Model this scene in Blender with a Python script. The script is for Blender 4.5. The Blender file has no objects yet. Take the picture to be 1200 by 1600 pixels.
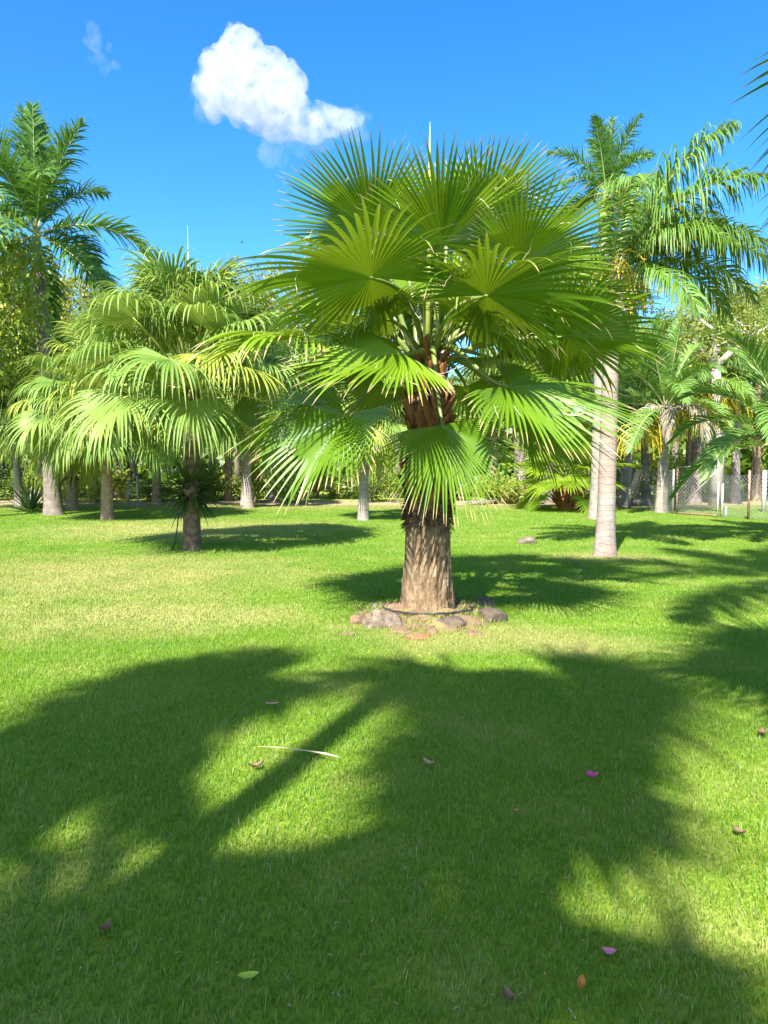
import bpy, math, random
import numpy as np
from mathutils import Vector, Matrix, noise

# ------------------------------------------------------------------ camera, sky, sun, exposure
sc = bpy.context.scene
COL = sc.collection
FPX = 1164.0                      # focal length in pixels of a 1200 x 1600 frame
CAMH, PITCH = 1.6, math.radians(-3.93)
cam = bpy.data.cameras.new('camera'); camo = bpy.data.objects.new('camera', cam); COL.objects.link(camo)
cam.sensor_fit = 'VERTICAL'; cam.sensor_height = 24.0; cam.lens = 24.0 * FPX / 1600.0
cam.clip_start = 0.05; cam.clip_end = 9000
camo.location = (0, 0, CAMH); camo.rotation_euler = (math.pi / 2 + PITCH, 0, 0)
sc.camera = camo

SUN_EL, SUN_AZ = math.radians(47), math.radians(21)      # light travels towards (sin az, cos az)
SH = Vector((math.sin(SUN_AZ), math.cos(SUN_AZ), 0)); SK = 1 / math.tan(SUN_EL)
w = bpy.data.worlds.new('World'); sc.world = w; w.use_nodes = True
nt = w.node_tree; nt.nodes.clear()
sky = nt.nodes.new('ShaderNodeTexSky'); sky.sky_type = 'NISHITA'; sky.sun_disc = False
sky.sun_elevation = SUN_EL; sky.sun_rotation = math.pi + SUN_AZ
sky.altitude = 0; sky.air_density = 0.6; sky.dust_density = 0.75; sky.ozone_density = 1.5
hs = nt.nodes.new('ShaderNodeHueSaturation'); hs.inputs['Saturation'].default_value = 1.37; hs.inputs['Hue'].default_value = 0.497
bg = nt.nodes.new('ShaderNodeBackground'); bg.inputs['Strength'].default_value = 0.118
wo = nt.nodes.new('ShaderNodeOutputWorld')
nt.links.new(sky.outputs[0], hs.inputs['Color']); nt.links.new(hs.outputs[0], bg.inputs['Color']); nt.links.new(bg.outputs[0], wo.inputs[0])

sun = bpy.data.lights.new('sun', 'SUN'); suno = bpy.data.objects.new('sun', sun); COL.objects.link(suno)
sun.energy = 4.3; sun.angle = math.radians(0.6); sun.color = (1.0, 0.955, 0.88)
sd = Vector((SH.x * math.cos(SUN_EL), SH.y * math.cos(SUN_EL), -math.sin(SUN_EL)))
suno.rotation_euler = sd.to_track_quat('-Z', 'Y').to_euler(); suno.location = (0, 0, 60)

sc.view_settings.view_transform = 'Standard'; sc.view_settings.look = 'None'
sc.view_settings.exposure = 1.90; sc.view_settings.gamma = 1.0
sc.view_settings.use_curve_mapping = False
sc.render.engine = 'CYCLES'
sc.cycles.max_bounces = 9; sc.cycles.diffuse_bounces = 4; sc.cycles.glossy_bounces = 2
sc.cycles.transmission_bounces = 4; sc.cycles.volume_bounces = 6; sc.cycles.transparent_max_bounces = 8
sc.cycles.use_denoising = True
sc.cycles.sample_clamp_indirect = 4

# ------------------------------------------------------------------ helpers
RGT = Vector((1, 0, 0)); FWD = Vector((0, math.cos(PITCH), math.sin(PITCH))); UPV = Vector((0, -math.sin(PITCH), math.cos(PITCH)))
CAM = Vector((0, 0, CAMH))
def ray(px, py): return FWD + RGT * ((px - 600) / FPX) + UPV * ((800 - py) / FPX)
def P(px, py, d):
    r = ray(px, py); return CAM + r * (d / r.y)
def G(px, py, z=0.0):
    r = ray(px, py); return CAM + r * ((z - CAMH) / r.z)
Z = Vector((0, 0, 1))

class MB:
    """collects vertices, faces, material slots and one vector attribute (t along, u across, random)"""
    def __init__(s): s.v, s.f, s.m, s.a = [], [], [], []
    def vert(s, p, a=(0, 0, 0)): s.v.append(tuple(p)); s.a.append(a); return len(s.v) - 1
    def face(s, f, m=0): s.f.append(f); s.m.append(m)
    def tube(s, pts, rad, n=8, m=0, cap=True, rnd=0.0, squash=1.0):
        ref = Vector((0.13, 0.97, 0.2)); base = len(s.v); k = len(pts)
        for i, p in enumerate(pts):
            p = Vector(p); t = (Vector(pts[min(i + 1, k - 1)]) - Vector(pts[max(i - 1, 0)]))
            t = t.normalized() if t.length > 1e-9 else Z
            x = t.cross(ref); x = x.normalized() if x.length > 1e-4 else t.orthogonal().normalized()
            y = t.cross(x)
            for j in range(n):
                a = 2 * math.pi * j / n
                s.vert(p + x * (rad[i] * math.cos(a)) + y * (rad[i] * squash * math.sin(a)), (i / (k - 1), j / n, rnd))
        for i in range(k - 1):
            for j in range(n):
                j2 = (j + 1) % n
                s.face((base + i * n + j, base + i * n + j2, base + (i + 1) * n + j2, base + (i + 1) * n + j), m)
        if cap:
            s.face(tuple(base + j for j in range(n))[::-1], m); s.face(tuple(base + (k - 1) * n + j for j in range(n)), m)
    def box(s, c, h, m=0, rot=None):
        c = Vector(c); b = len(s.v)
        for q in ((-1,-1,-1),(1,-1,-1),(1,1,-1),(-1,1,-1),(-1,-1,1),(1,-1,1),(1,1,1),(-1,1,1)):
            p = Vector((q[0]*h[0], q[1]*h[1], q[2]*h[2]))
            if rot: p = rot @ p
            s.vert(c + p)
        for f in ((0,3,2,1),(4,5,6,7),(0,1,5,4),(1,2,6,5),(2,3,7,6),(3,0,4,7)): s.face(tuple(b + i for i in f), m)
    def mesh(s, name, mats, smooth=False):
        me = bpy.data.meshes.new(name); me.from_pydata(s.v, [], s.f)
        for mt in mats: me.materials.append(mt)
        if len(mats) > 1: me.polygons.foreach_set('material_index', s.m)
        at = me.attributes.new('lf', 'FLOAT_VECTOR', 'POINT'); at.data.foreach_set('vector', np.array(s.a, dtype=np.float32).ravel())
        if smooth: me.polygons.foreach_set('use_smooth', [True] * len(me.polygons))
        me.update(); return me

def np_mesh(name, V, F, A, mats, smooth=False):
    me = bpy.data.meshes.new(name)
    V = np.asarray(V, np.float32).reshape(-1, 3); F = np.asarray(F, np.int32)
    k = F.shape[1]; n = len(F)
    me.vertices.add(len(V)); me.vertices.foreach_set('co', V.ravel())
    me.loops.add(n * k); me.loops.foreach_set('vertex_index', F.ravel())
    me.polygons.add(n); me.polygons.foreach_set('loop_start', np.arange(0, n * k, k, dtype=np.int32))
    me.polygons.foreach_set('loop_total', np.full(n, k, np.int32))
    me.update(calc_edges=True)
    at = me.attributes.new('lf', 'FLOAT_VECTOR', 'POINT'); at.data.foreach_set('vector', np.asarray(A, np.float32).ravel())
    for mt in mats: me.materials.append(mt)
    if smooth: me.polygons.foreach_set('use_smooth', np.ones(n, bool))
    return me

def obj(name, me, parent=None, loc=(0, 0, 0), rz=0.0, scale=None):
    o = bpy.data.objects.new(name, me); COL.objects.link(o)
    o.location = loc; o.rotation_euler = (0, 0, rz)
    if scale: o.scale = (scale,) * 3 if isinstance(scale, (int, float)) else scale
    if parent: o.parent = parent
    return o
def tag(o, label=None, cat=None, group=None, kind=None):
    if label: o['label'] = label
    if cat: o['category'] = cat
    if group: o['group'] = group
    if kind: o['kind'] = kind
    return o
def thing(name, label, cat, loc, group=None, rz=0.0):
    return tag(obj(name, None, None, loc, rz), label, cat, group)
def jit(v, a, rng): return Vector((v[0] + rng.uniform(-a, a), v[1] + rng.uniform(-a, a), v[2] + rng.uniform(-a, a)))

# ------------------------------------------------------------------ materials
def mat(name):
    m = bpy.data.materials.new(name); m.use_nodes = True; t = m.node_tree; t.nodes.clear()
    return m, t, t.nodes.new('ShaderNodeOutputMaterial')
def N(t, kind, **kw):
    n = t.nodes.new(kind)
    for k, v in kw.items(): setattr(n, k, v)
    return n
def ramp(t, fac, stops):
    r = t.nodes.new('ShaderNodeValToRGB'); e = r.color_ramp.elements
    while len(e) < len(stops): e.new(0.5)
    for i, (p, c) in enumerate(stops):
        e[i].position = p; e[i].color = (*c, 1) if len(c) == 3 else c
    t.links.new(fac, r.inputs[0]); return r.outputs[0]
def mix(t, fac, a, b, mode='MIX'):
    n = t.nodes.new('ShaderNodeMix'); n.data_type = 'RGBA'; n.blend_type = mode
    for sock, v in ((n.inputs[0], fac), (n.inputs[6], a), (n.inputs[7], b)):
        if isinstance(v, (int, float)): sock.default_value = v
        elif isinstance(v, tuple): sock.default_value = (*v, 1)
        else: t.links.new(v, sock)
    return n.outputs[2]
def math_(t, op, a, b=None, c=None):
    n = t.nodes.new('ShaderNodeMath'); n.operation = op
    for i, v in enumerate((a, b, c)):
        if v is None: continue
        if isinstance(v, (int, float)): n.inputs[i].default_value = v
        else: t.links.new(v, n.inputs[i])
    return n.outputs[0]
def attr(t):
    a = N(t, 'ShaderNodeAttribute', attribute_name='lf'); s = N(t, 'ShaderNodeSeparateXYZ')
    t.links.new(a.outputs['Vector'], s.inputs[0]); return s.outputs
def tex_noise(t, scale, detail=3, vec=None, rough=0.55):
    n = N(t, 'ShaderNodeTexNoise'); n.inputs['Scale'].default_value = scale; n.inputs['Detail'].default_value = detail
    n.inputs['Roughness'].default_value = rough
    if vec is not None: t.links.new(vec, n.inputs['Vector'])
    return n.outputs['Fac']
def pos(t): return N(t, 'ShaderNodeNewGeometry').outputs['Position']
def objco(t): return N(t, 'ShaderNodeTexCoord').outputs['Object']

def leaf_material(name, c1, c2, tip, trans, tfac=0.35, rough=0.42, spec=0.4, tip_at=0.86, yellow=None, whole=False):
    """thin leaf: front light plus light through the blade; colour varies leaf to leaf, dry tips by position along the blade"""
    m, t, out = mat(name); a = attr(t)
    oi = N(t, 'ShaderNodeObjectInfo')
    r = math_(t, 'FRACT', math_(t, 'ADD', a[2], oi.outputs['Random']))
    base = mix(t, r, c1, c2)
    nz = tex_noise(t, 5.0, 2, objco(t))
    base = mix(t, math_(t, 'MULTIPLY', nz, 0.35), base, tuple(x * 0.6 for x in c1))
    rib = math_(t, 'GREATER_THAN', 0.07, math_(t, 'ABSOLUTE', a[1]))
    base = mix(t, math_(t, 'MULTIPLY', rib, 0.3), base, tuple(min(1, x * 1.7) for x in c2))
    if yellow:
        yv = math_(t, 'GREATER_THAN', math_(t, 'FRACT', math_(t, 'MULTIPLY', math_(t, 'ADD', oi.outputs['Random'], 0.0 if whole else a[2]), 7.31)), 0.86)
        base = mix(t, math_(t, 'MULTIPLY', yv, 0.45 if whole else 0.75), base, yellow)
    tj = math_(t, 'ADD', a[0], math_(t, 'MULTIPLY', math_(t, 'SUBTRACT', tex_noise(t, 9, 2, objco(t)), 0.5), 0.25))
    tf = N(t, 'ShaderNodeMapRange'); tf.inputs['From Min'].default_value = tip_at; tf.inputs['From Max'].default_value = tip_at + 0.1
    t.links.new(tj, tf.inputs['Value'])
    base = mix(t, tf.outputs[0], base, tip)
    p = N(t, 'ShaderNodeBsdfPrincipled'); p.inputs['Roughness'].default_value = rough; p.inputs['Specular IOR Level'].default_value = spec
    t.links.new(base, p.inputs['Base Color'])
    tr = N(t, 'ShaderNodeBsdfTranslucent'); t.links.new(mix(t, tf.outputs[0], mix(t, 0.8, base, trans), tip), tr.inputs['Color'])
    ms = N(t, 'ShaderNodeMixShader'); ms.inputs[0].default_value = tfac
    t.links.new(p.outputs[0], ms.inputs[1]); t.links.new(tr.outputs[0], ms.inputs[2]); t.links.new(ms.outputs[0], out.inputs[0])
    return m

def solid(name, c1, c2, scale=6.0, rough=0.8, bump=0.3, bscale=25.0, metal=0.0, spec=0.3, stretch=None, c3=None, bdist=0.02):
    m, t, out = mat(name); co = objco(t)
    if stretch:
        mp = N(t, 'ShaderNodeMapping'); mp.inputs['Scale'].default_value = stretch; t.links.new(co, mp.inputs[0]); co = mp.outputs[0]
    f = tex_noise(t, scale, 5, co)
    stops = [(0.3, c1), (0.68, c2)] if c3 is None else [(0.28, c1), (0.5, c2), (0.7, c3)]
    col = ramp(t, f, stops)
    p = N(t, 'ShaderNodeBsdfPrincipled'); p.inputs['Roughness'].default_value = rough; p.inputs['Metallic'].default_value = metal
    p.inputs['Specular IOR Level'].default_value = spec
    t.links.new(col, p.inputs['Base Color'])
    b = N(t, 'ShaderNodeBump'); b.inputs['Strength'].default_value = bump; b.inputs['Distance'].default_value = bdist
    t.links.new(tex_noise(t, bscale, 6, co), b.inputs['Height']); t.links.new(b.outputs[0], p.inputs['Normal'])
    t.links.new(p.outputs[0], out.inputs[0]); return m

M = {}
M['wash'] = leaf_material('washingtonia_leaf', (0.072, 0.160, 0.009), (0.165, 0.270, 0.011), (0.42, 0.32, 0.16), (0.46, 0.62, 0.02), 0.15, 0.40, 0.36, 0.86)
M['fan'] = leaf_material('fan_leaf', (0.16, 0.27, 0.014), (0.23, 0.34, 0.018), (0.42, 0.33, 0.17), (0.42, 0.60, 0.03), 0.45, 0.40, 0.4, 0.88)
M['livi'] = leaf_material('livistona_leaf', (0.115, 0.21, 0.035), (0.20, 0.30, 0.055), (0.42, 0.42, 0.16), (0.45, 0.56, 0.08), 0.2, 0.5, 0.25, 0.95, yellow=(0.40, 0.40, 0.05), whole=True)
M['royal'] = leaf_material('royal_frond', (0.05, 0.13, 0.02), (0.09, 0.20, 0.03), (0.25, 0.28, 0.06), (0.22, 0.42, 0.04), 0.2, 0.5, 0.3, 0.9)
M['queen'] = leaf_material('queen_frond', (0.08, 0.18, 0.025), (0.15, 0.26, 0.04), (0.36, 0.36, 0.08), (0.36, 0.52, 0.05), 0.22, 0.5, 0.28, 0.88)
M['areca'] = leaf_material('areca_frond', (0.09, 0.20, 0.03), (0.16, 0.28, 0.05), (0.34, 0.34, 0.1), (0.36, 0.52, 0.06), 0.22, 0.48, 0.3, 0.9)
M['dry'] = leaf_material('dry_frond', (0.30, 0.25, 0.18), (0.42, 0.36, 0.27), (0.45, 0.38, 0.28), (0.40, 0.32, 0.2), 0.25, 0.7, 0.2, 0.9)
M['yellow'] = leaf_material('yellow_bloom', (0.55, 0.42, 0.02), (0.70, 0.56, 0.04), (0.6, 0.5, 0.08), (0.7, 0.55, 0.05), 0.3, 0.6, 0.3, 0.95)
M['broad_a'] = leaf_material('broad_leaf_olive', (0.13, 0.19, 0.03), (0.27, 0.31, 0.05), (0.35, 0.30, 0.06), (0.45, 0.45, 0.06), 0.35, 0.45, 0.4, 0.97, yellow=(0.45, 0.35, 0.04))
M['broad_b'] = leaf_material('broad_leaf_green', (0.07, 0.14, 0.02), (0.16, 0.24, 0.04), (0.25, 0.25, 0.05), (0.34, 0.46, 0.05), 0.35, 0.4, 0.45, 0.97, yellow=(0.36, 0.34, 0.05))
M['broad_c'] = leaf_material('broad_leaf_lime', (0.16, 0.24, 0.03), (0.28, 0.36, 0.05), (0.35, 0.35, 0.06), (0.48, 0.56, 0.06), 0.38, 0.45, 0.4, 0.97, yellow=(0.5, 0.44, 0.05))
M['dark_leaf'] = leaf_material('dark_leaf', (0.03, 0.06, 0.015), (0.06, 0.11, 0.03), (0.12, 0.12, 0.04), (0.12, 0.2, 0.04), 0.25, 0.4, 0.45, 0.97)
M['fibre'] = solid('pale_fibre', (0.40, 0.36, 0.22), (0.55, 0.50, 0.34), 8, 0.8, 0.1)
M['petiole'] = solid('petiole_green', (0.085, 0.13, 0.02), (0.17, 0.21, 0.04), 3, 0.45, 0.1, 20, spec=0.4)
M['petiole_livi'] = solid('petiole_yellow', (0.30, 0.34, 0.06), (0.45, 0.45, 0.09), 3, 0.45, 0.1, 20, spec=0.4)
M['rachis'] = solid('rachis', (0.22, 0.27, 0.08), (0.36, 0.36, 0.16), 3, 0.5, 0.1, 20)
M['bark'] = solid('palm_bark', (0.085, 0.05, 0.026), (0.21, 0.14, 0.078), 9, 0.9, 1.0, 30, stretch=(1.6, 1.6, 0.7), c3=(0.34, 0.245, 0.145), bdist=0.03)
M['boot'] = solid('leaf_base_red', (0.09, 0.03, 0.012), (0.21, 0.08, 0.03), 9, 0.65, 0.5, 40, stretch=(1, 1, 0.4), c3=(0.34, 0.17, 0.07))
M['fringe'] = solid('fibre_fringe', (0.045, 0.026, 0.015), (0.12, 0.07, 0.035), 12, 0.9, 0.3)
M['bark_dark'] = solid('dark_palm_bark', (0.06, 0.04, 0.025), (0.15, 0.10, 0.06), 9, 0.9, 0.8, 30, c3=(0.26, 0.19, 0.12))
M['bark_brown'] = solid('brown_palm_bark', (0.15, 0.10, 0.06), (0.27, 0.19, 0.12), 9, 0.9, 0.8, 30, c3=(0.36, 0.27, 0.17))
M['bark_tree'] = solid('tree_bark', (0.12, 0.10, 0.08), (0.24, 0.20, 0.16), 5, 0.9, 0.6, 22, stretch=(1, 1, 0.3))
M['bark_pale'] = solid('pale_branch_bark', (0.32, 0.28, 0.23), (0.48, 0.43, 0.36), 5, 0.85, 0.4, 22, stretch=(1, 1, 0.3))
M['shaft'] = solid('crownshaft', (0.12, 0.20, 0.05), (0.22, 0.30, 0.08), 3, 0.4, 0.1, 12, stretch=(1, 1, 0.2))

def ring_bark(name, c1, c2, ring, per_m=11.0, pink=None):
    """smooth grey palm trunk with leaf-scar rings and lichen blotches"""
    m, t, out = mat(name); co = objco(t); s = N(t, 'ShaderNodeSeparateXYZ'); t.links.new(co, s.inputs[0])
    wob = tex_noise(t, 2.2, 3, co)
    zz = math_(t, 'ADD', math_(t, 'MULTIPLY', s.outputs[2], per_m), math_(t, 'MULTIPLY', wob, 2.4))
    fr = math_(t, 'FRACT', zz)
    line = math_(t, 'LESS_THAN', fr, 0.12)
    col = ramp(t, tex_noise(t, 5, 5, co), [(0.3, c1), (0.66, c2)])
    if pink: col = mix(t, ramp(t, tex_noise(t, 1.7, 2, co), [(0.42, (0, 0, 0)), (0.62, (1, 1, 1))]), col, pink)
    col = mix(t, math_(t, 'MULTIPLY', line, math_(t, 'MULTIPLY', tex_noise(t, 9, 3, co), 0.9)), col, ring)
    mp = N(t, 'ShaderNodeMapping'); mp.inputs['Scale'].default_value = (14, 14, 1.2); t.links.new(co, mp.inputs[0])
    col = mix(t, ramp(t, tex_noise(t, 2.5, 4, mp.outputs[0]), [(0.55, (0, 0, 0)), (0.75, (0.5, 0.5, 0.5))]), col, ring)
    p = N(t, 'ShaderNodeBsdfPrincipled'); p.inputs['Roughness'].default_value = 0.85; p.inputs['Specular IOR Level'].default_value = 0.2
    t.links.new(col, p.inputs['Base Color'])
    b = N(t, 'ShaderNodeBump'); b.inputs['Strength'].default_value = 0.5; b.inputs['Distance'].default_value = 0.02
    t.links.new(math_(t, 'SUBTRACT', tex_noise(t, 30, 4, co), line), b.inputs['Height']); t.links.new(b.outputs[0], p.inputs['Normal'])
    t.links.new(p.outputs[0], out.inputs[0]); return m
M['ring_pink'] = ring_bark('ringed_trunk_pinkish', (0.21, 0.175, 0.145), (0.34, 0.30, 0.255), (0.13, 0.10, 0.08), 9, (0.31, 0.215, 0.17))
M['ring_grey'] = ring_bark('ringed_trunk_grey', (0.20, 0.17, 0.14), (0.34, 0.30, 0.25), (0.11, 0.09, 0.07), 7)
M['ring_dark'] = ring_bark('ringed_trunk_dark', (0.12, 0.10, 0.08), (0.23, 0.19, 0.16), (0.09, 0.075, 0.06), 7)  # the ringed grey bark again in darker tones

# grass and ground share one map of where the lawn is dry (world position)
def lawn_colours(t):
    p = pos(t); s = N(t, 'ShaderNodeSeparateXYZ'); t.links.new(p, s.inputs[0])
    def blob(x, y, rx, ry):
        dx = math_(t, 'DIVIDE', math_(t, 'SUBTRACT', s.outputs[0], x), rx); dy = math_(t, 'DIVIDE', math_(t, 'SUBTRACT', s.outputs[1], y), ry)
        d = math_(t, 'ADD', math_(t, 'MULTIPLY', dx, dx), math_(t, 'MULTIPLY', dy, dy))
        mr = N(t, 'ShaderNodeMapRange'); mr.inputs['From Min'].default_value = 1.0; mr.inputs['From Max'].default_value = 0.0; t.links.new(d, mr.inputs['Value'])
        return mr.outputs[0]
    dry = None
    for b in ((-3.9, 10.5, 3.4, 3.2), (-4.6, 17.5, 4.5, 3.5), (0.65, 6.75, 1.5, 0.85), (3.7, 12.3, 1.3, 0.9), (-2.6, 7.6, 2.2, 1.2), (1.6, 6.4, 1.1, .6), (0, 27, 30, 3.5)):
        v = blob(*b); dry = v if dry is None else math_(t, 'MAXIMUM', dry, v)
    nz = tex_noise(t, 1.3, 4, p); n2 = tex_noise(t, 0.35, 2, p); n3 = tex_noise(t, 11, 2, p)
    f = math_(t, 'ADD', math_(t, 'MULTIPLY', dry, 0.85), math_(t, 'MULTIPLY', math_(t, 'SUBTRACT', nz, 0.5), 1.6))
    f = math_(t, 'ADD', f, math_(t, 'MULTIPLY', math_(t, 'SUBTRACT', n2, 0.5), 0.5))
    f = math_(t, 'ADD', f, math_(t, 'MULTIPLY', math_(t, 'SUBTRACT', n3, 0.5), 0.4))
    cl = N(t, 'ShaderNodeClamp'); t.links.new(f, cl.inputs[0])
    return s, cl.outputs[0], nz, n3

def grass_material():
    m, t, out = mat('lawn_blades'); a = attr(t); s, dry, nz, n3 = lawn_colours(t)
    c = mix(t, a[2], (0.078, 0.235, 0.010), (0.17, 0.335, 0.013))
    c = mix(t, ramp(t, nz, [(0.35, (0, 0, 0)), (0.7, (0.5, 0.5, 0.5))]), c, (0.25, 0.385, 0.014))
    c = mix(t, math_(t, 'MULTIPLY', dry, math_(t, 'ADD', 0.35, math_(t, 'MULTIPLY', a[2], 0.75))), c, (0.46, 0.41, 0.15))
    straw = math_(t, 'GREATER_THAN', a[1], 0.93)
    c = mix(t, math_(t, 'MULTIPLY', straw, 0.8), c, (0.40, 0.36, 0.17))
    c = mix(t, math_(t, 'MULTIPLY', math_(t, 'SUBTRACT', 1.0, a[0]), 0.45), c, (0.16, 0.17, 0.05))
    p = N(t, 'ShaderNodeBsdfPrincipled'); p.inputs['Roughness'].default_value = 0.5; p.inputs['Specular IOR Level'].default_value = 0.35
    t.links.new(c, p.inputs['Base Color'])
    tr = N(t, 'ShaderNodeBsdfTranslucent'); t.links.new(mix(t, 0.5, c, (0.30, 0.5, 0.02)), tr.inputs['Color'])
    ms = N(t, 'ShaderNodeMixShader'); ms.inputs[0].default_value = 0.35
    t.links.new(p.outputs[0], ms.inputs[1]); t.links.new(tr.outputs[0], ms.inputs[2]); t.links.new(ms.outputs[0], out.inputs[0])
    return m
def ground_material():
    m, t, out = mat('ground_thatch'); s, dry, nz, n3 = lawn_colours(t); p_ = pos(t)
    c = mix(t, n3, (0.12, 0.19, 0.018), (0.20, 0.28, 0.025))
    c = mix(t, dry, c, (0.36, 0.31, 0.13))
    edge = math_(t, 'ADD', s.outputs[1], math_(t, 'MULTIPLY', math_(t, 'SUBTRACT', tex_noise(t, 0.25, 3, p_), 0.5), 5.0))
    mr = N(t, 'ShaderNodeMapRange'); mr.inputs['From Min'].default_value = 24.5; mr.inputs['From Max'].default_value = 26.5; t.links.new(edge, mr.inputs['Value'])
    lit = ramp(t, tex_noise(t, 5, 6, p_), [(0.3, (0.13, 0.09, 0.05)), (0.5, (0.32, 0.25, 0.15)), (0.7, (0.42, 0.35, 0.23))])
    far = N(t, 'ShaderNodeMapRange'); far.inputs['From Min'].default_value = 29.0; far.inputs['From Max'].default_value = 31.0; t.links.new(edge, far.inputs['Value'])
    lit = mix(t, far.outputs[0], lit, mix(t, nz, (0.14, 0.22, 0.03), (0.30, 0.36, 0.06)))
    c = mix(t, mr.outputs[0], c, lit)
    p = N(t, 'ShaderNodeBsdfPrincipled'); p.inputs['Roughness'].default_value = 0.95; p.inputs['Specular IOR Level'].default_value = 0.1
    t.links.new(c, p.inputs['Base Color'])
    b = N(t, 'ShaderNodeBump'); b.inputs['Strength'].default_value = 0.6; b.inputs['Distance'].default_value = 0.03
    t.links.new(tex_noise(t, 40, 4, p_), b.inputs['Height']); t.links.new(b.outputs[0], p.inputs['Normal'])
    t.links.new(p.outputs[0], out.inputs[0]); return m
M['grass'] = grass_material(); M['ground'] = ground_material()

# ------------------------------------------------------------------ ground and lawn
mb = MB(); S = 700
for q in ((-S, -S, 0), (S, -S, 0), (S, S, 0), (-S, S, 0)): mb.vert(q)
mb.face((0, 1, 2, 3)); tag(obj('ground', mb.mesh('ground', [M['ground']])), 'flat ground under the lawn and trees', 'ground', kind='structure')

def grass_tile(name, n, w0, h0, h1, seed, segs=2):
    r = np.random.default_rng(seed)
    x, y = r.random(n) - .5, r.random(n) - .5
    h = h0 + (h1 - h0) * r.random(n) ** 1.5; az = r.random(n) * 2 * np.pi; lean = r.random(n) ** 1.2 * 1.0
    wd = w0 * (0.6 + 0.8 * r.random(n)); fa = az + np.pi / 2 + r.normal(0, .5, n)
    ld = np.stack([np.cos(az), np.sin(az)], 1) * (h * np.sin(lean))[:, None]; up = h * np.cos(lean * 0.9)
    sw = np.stack([np.cos(fa), np.sin(fa)], 1) * (wd / 2)[:, None]
    b = np.stack([x, y], 1); z0 = np.zeros(n)
    rnd, tp = r.random(n), r.random(n)
    def vv(xy, z): return np.concatenate([xy, z[:, None]], 1)
    if segs == 2:
        mid = b + ld * 0.38; zm = up * 0.6
        V = np.stack([vv(b - sw, z0), vv(b + sw, z0), vv(mid + sw * .9, zm), vv(mid - sw * .9, zm), vv(b + ld, up)], 1)
        ts = [0, 0, .6, .6, 1]; loc = [(0, 1, 2), (0, 2, 3), (3, 2, 4)]
    else:
        V = np.stack([vv(b - sw, z0), vv(b + sw, z0), vv(b + ld, up)], 1); ts = [0, 0, 1]; loc = [(0, 1, 2)]
    k = len(ts)
    A = np.stack([np.stack([np.full(n, q), tp, rnd], 1) for q in ts], 1)
    F = (np.arange(n)[:, None, None] * k + np.array(loc)[None]).reshape(-1, 3)
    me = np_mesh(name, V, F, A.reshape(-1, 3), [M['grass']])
    return bpy.data.objects.new(name, me)        # only a source for the scatter, never linked on its own
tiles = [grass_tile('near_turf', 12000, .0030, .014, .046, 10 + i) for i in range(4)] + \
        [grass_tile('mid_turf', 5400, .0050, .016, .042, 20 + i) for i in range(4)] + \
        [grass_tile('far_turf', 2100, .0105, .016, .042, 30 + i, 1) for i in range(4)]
rng = np.random.default_rng(5)
pts, idx, rot = [], [], []
for iy in range(-2, 27):
    for ix in range(-20, 21):
        if abs(ix) > 0.62 * iy + 4.5: continue
        lvl = 0 if iy < 7 else (1 if iy < 14 else 2)
        pts.append((ix + .0, iy + .5, 0.0)); idx.append(lvl * 4 + int(rng.integers(4))); rot.append((0, 0, float(rng.integers(4)) * math.pi / 2))
me = bpy.data.meshes.new('lawn_grass'); me.from_pydata(pts, [], [])
a = me.attributes.new('vi', 'INT', 'POINT'); a.data.foreach_set('value', idx)
a = me.attributes.new('rot', 'FLOAT_VECTOR', 'POINT'); a.data.foreach_set('vector', np.array(rot, np.float32).ravel())
lawn = tag(obj('lawn_grass', me), 'short bright green mown grass covering the whole lawn', 'grass', kind='stuff')
me.materials.append(M['grass'])
ng = bpy.data.node_groups.new('scatter_turf', 'GeometryNodeTree')
ng.interface.new_socket('Geometry', in_out='INPUT', socket_type='NodeSocketGeometry'); ng.interface.new_socket('Geometry', in_out='OUTPUT', socket_type='NodeSocketGeometry')
gi, go = ng.nodes.new('NodeGroupInput'), ng.nodes.new('NodeGroupOutput'); iop = ng.nodes.new('GeometryNodeInstanceOnPoints')
jn = ng.nodes.new('GeometryNodeJoinGeometry')
for to in reversed(tiles):
    oi = ng.nodes.new('GeometryNodeObjectInfo'); oi.inputs['Object'].default_value = to; oi.inputs['As Instance'].default_value = True
    ng.links.new(oi.outputs['Geometry'], jn.inputs[0])
na = ng.nodes.new('GeometryNodeInputNamedAttribute'); na.data_type = 'INT'; na.inputs[0].default_value = 'vi'
nr = ng.nodes.new('GeometryNodeInputNamedAttribute'); nr.data_type = 'FLOAT_VECTOR'; nr.inputs[0].default_value = 'rot'
iop.inputs['Pick Instance'].default_value = True
ng.links.new(gi.outputs[0], iop.inputs['Points']); ng.links.new(jn.outputs[0], iop.inputs['Instance'])
ng.links.new(na.outputs['Attribute'], iop.inputs['Instance Index']); ng.links.new(nr.outputs['Attribute'], iop.inputs['Rotation'])
ng.links.new(iop.outputs[0], go.inputs[0])
mod = lawn.modifiers.new('scatter', 'NODES'); mod.node_group = ng

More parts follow.
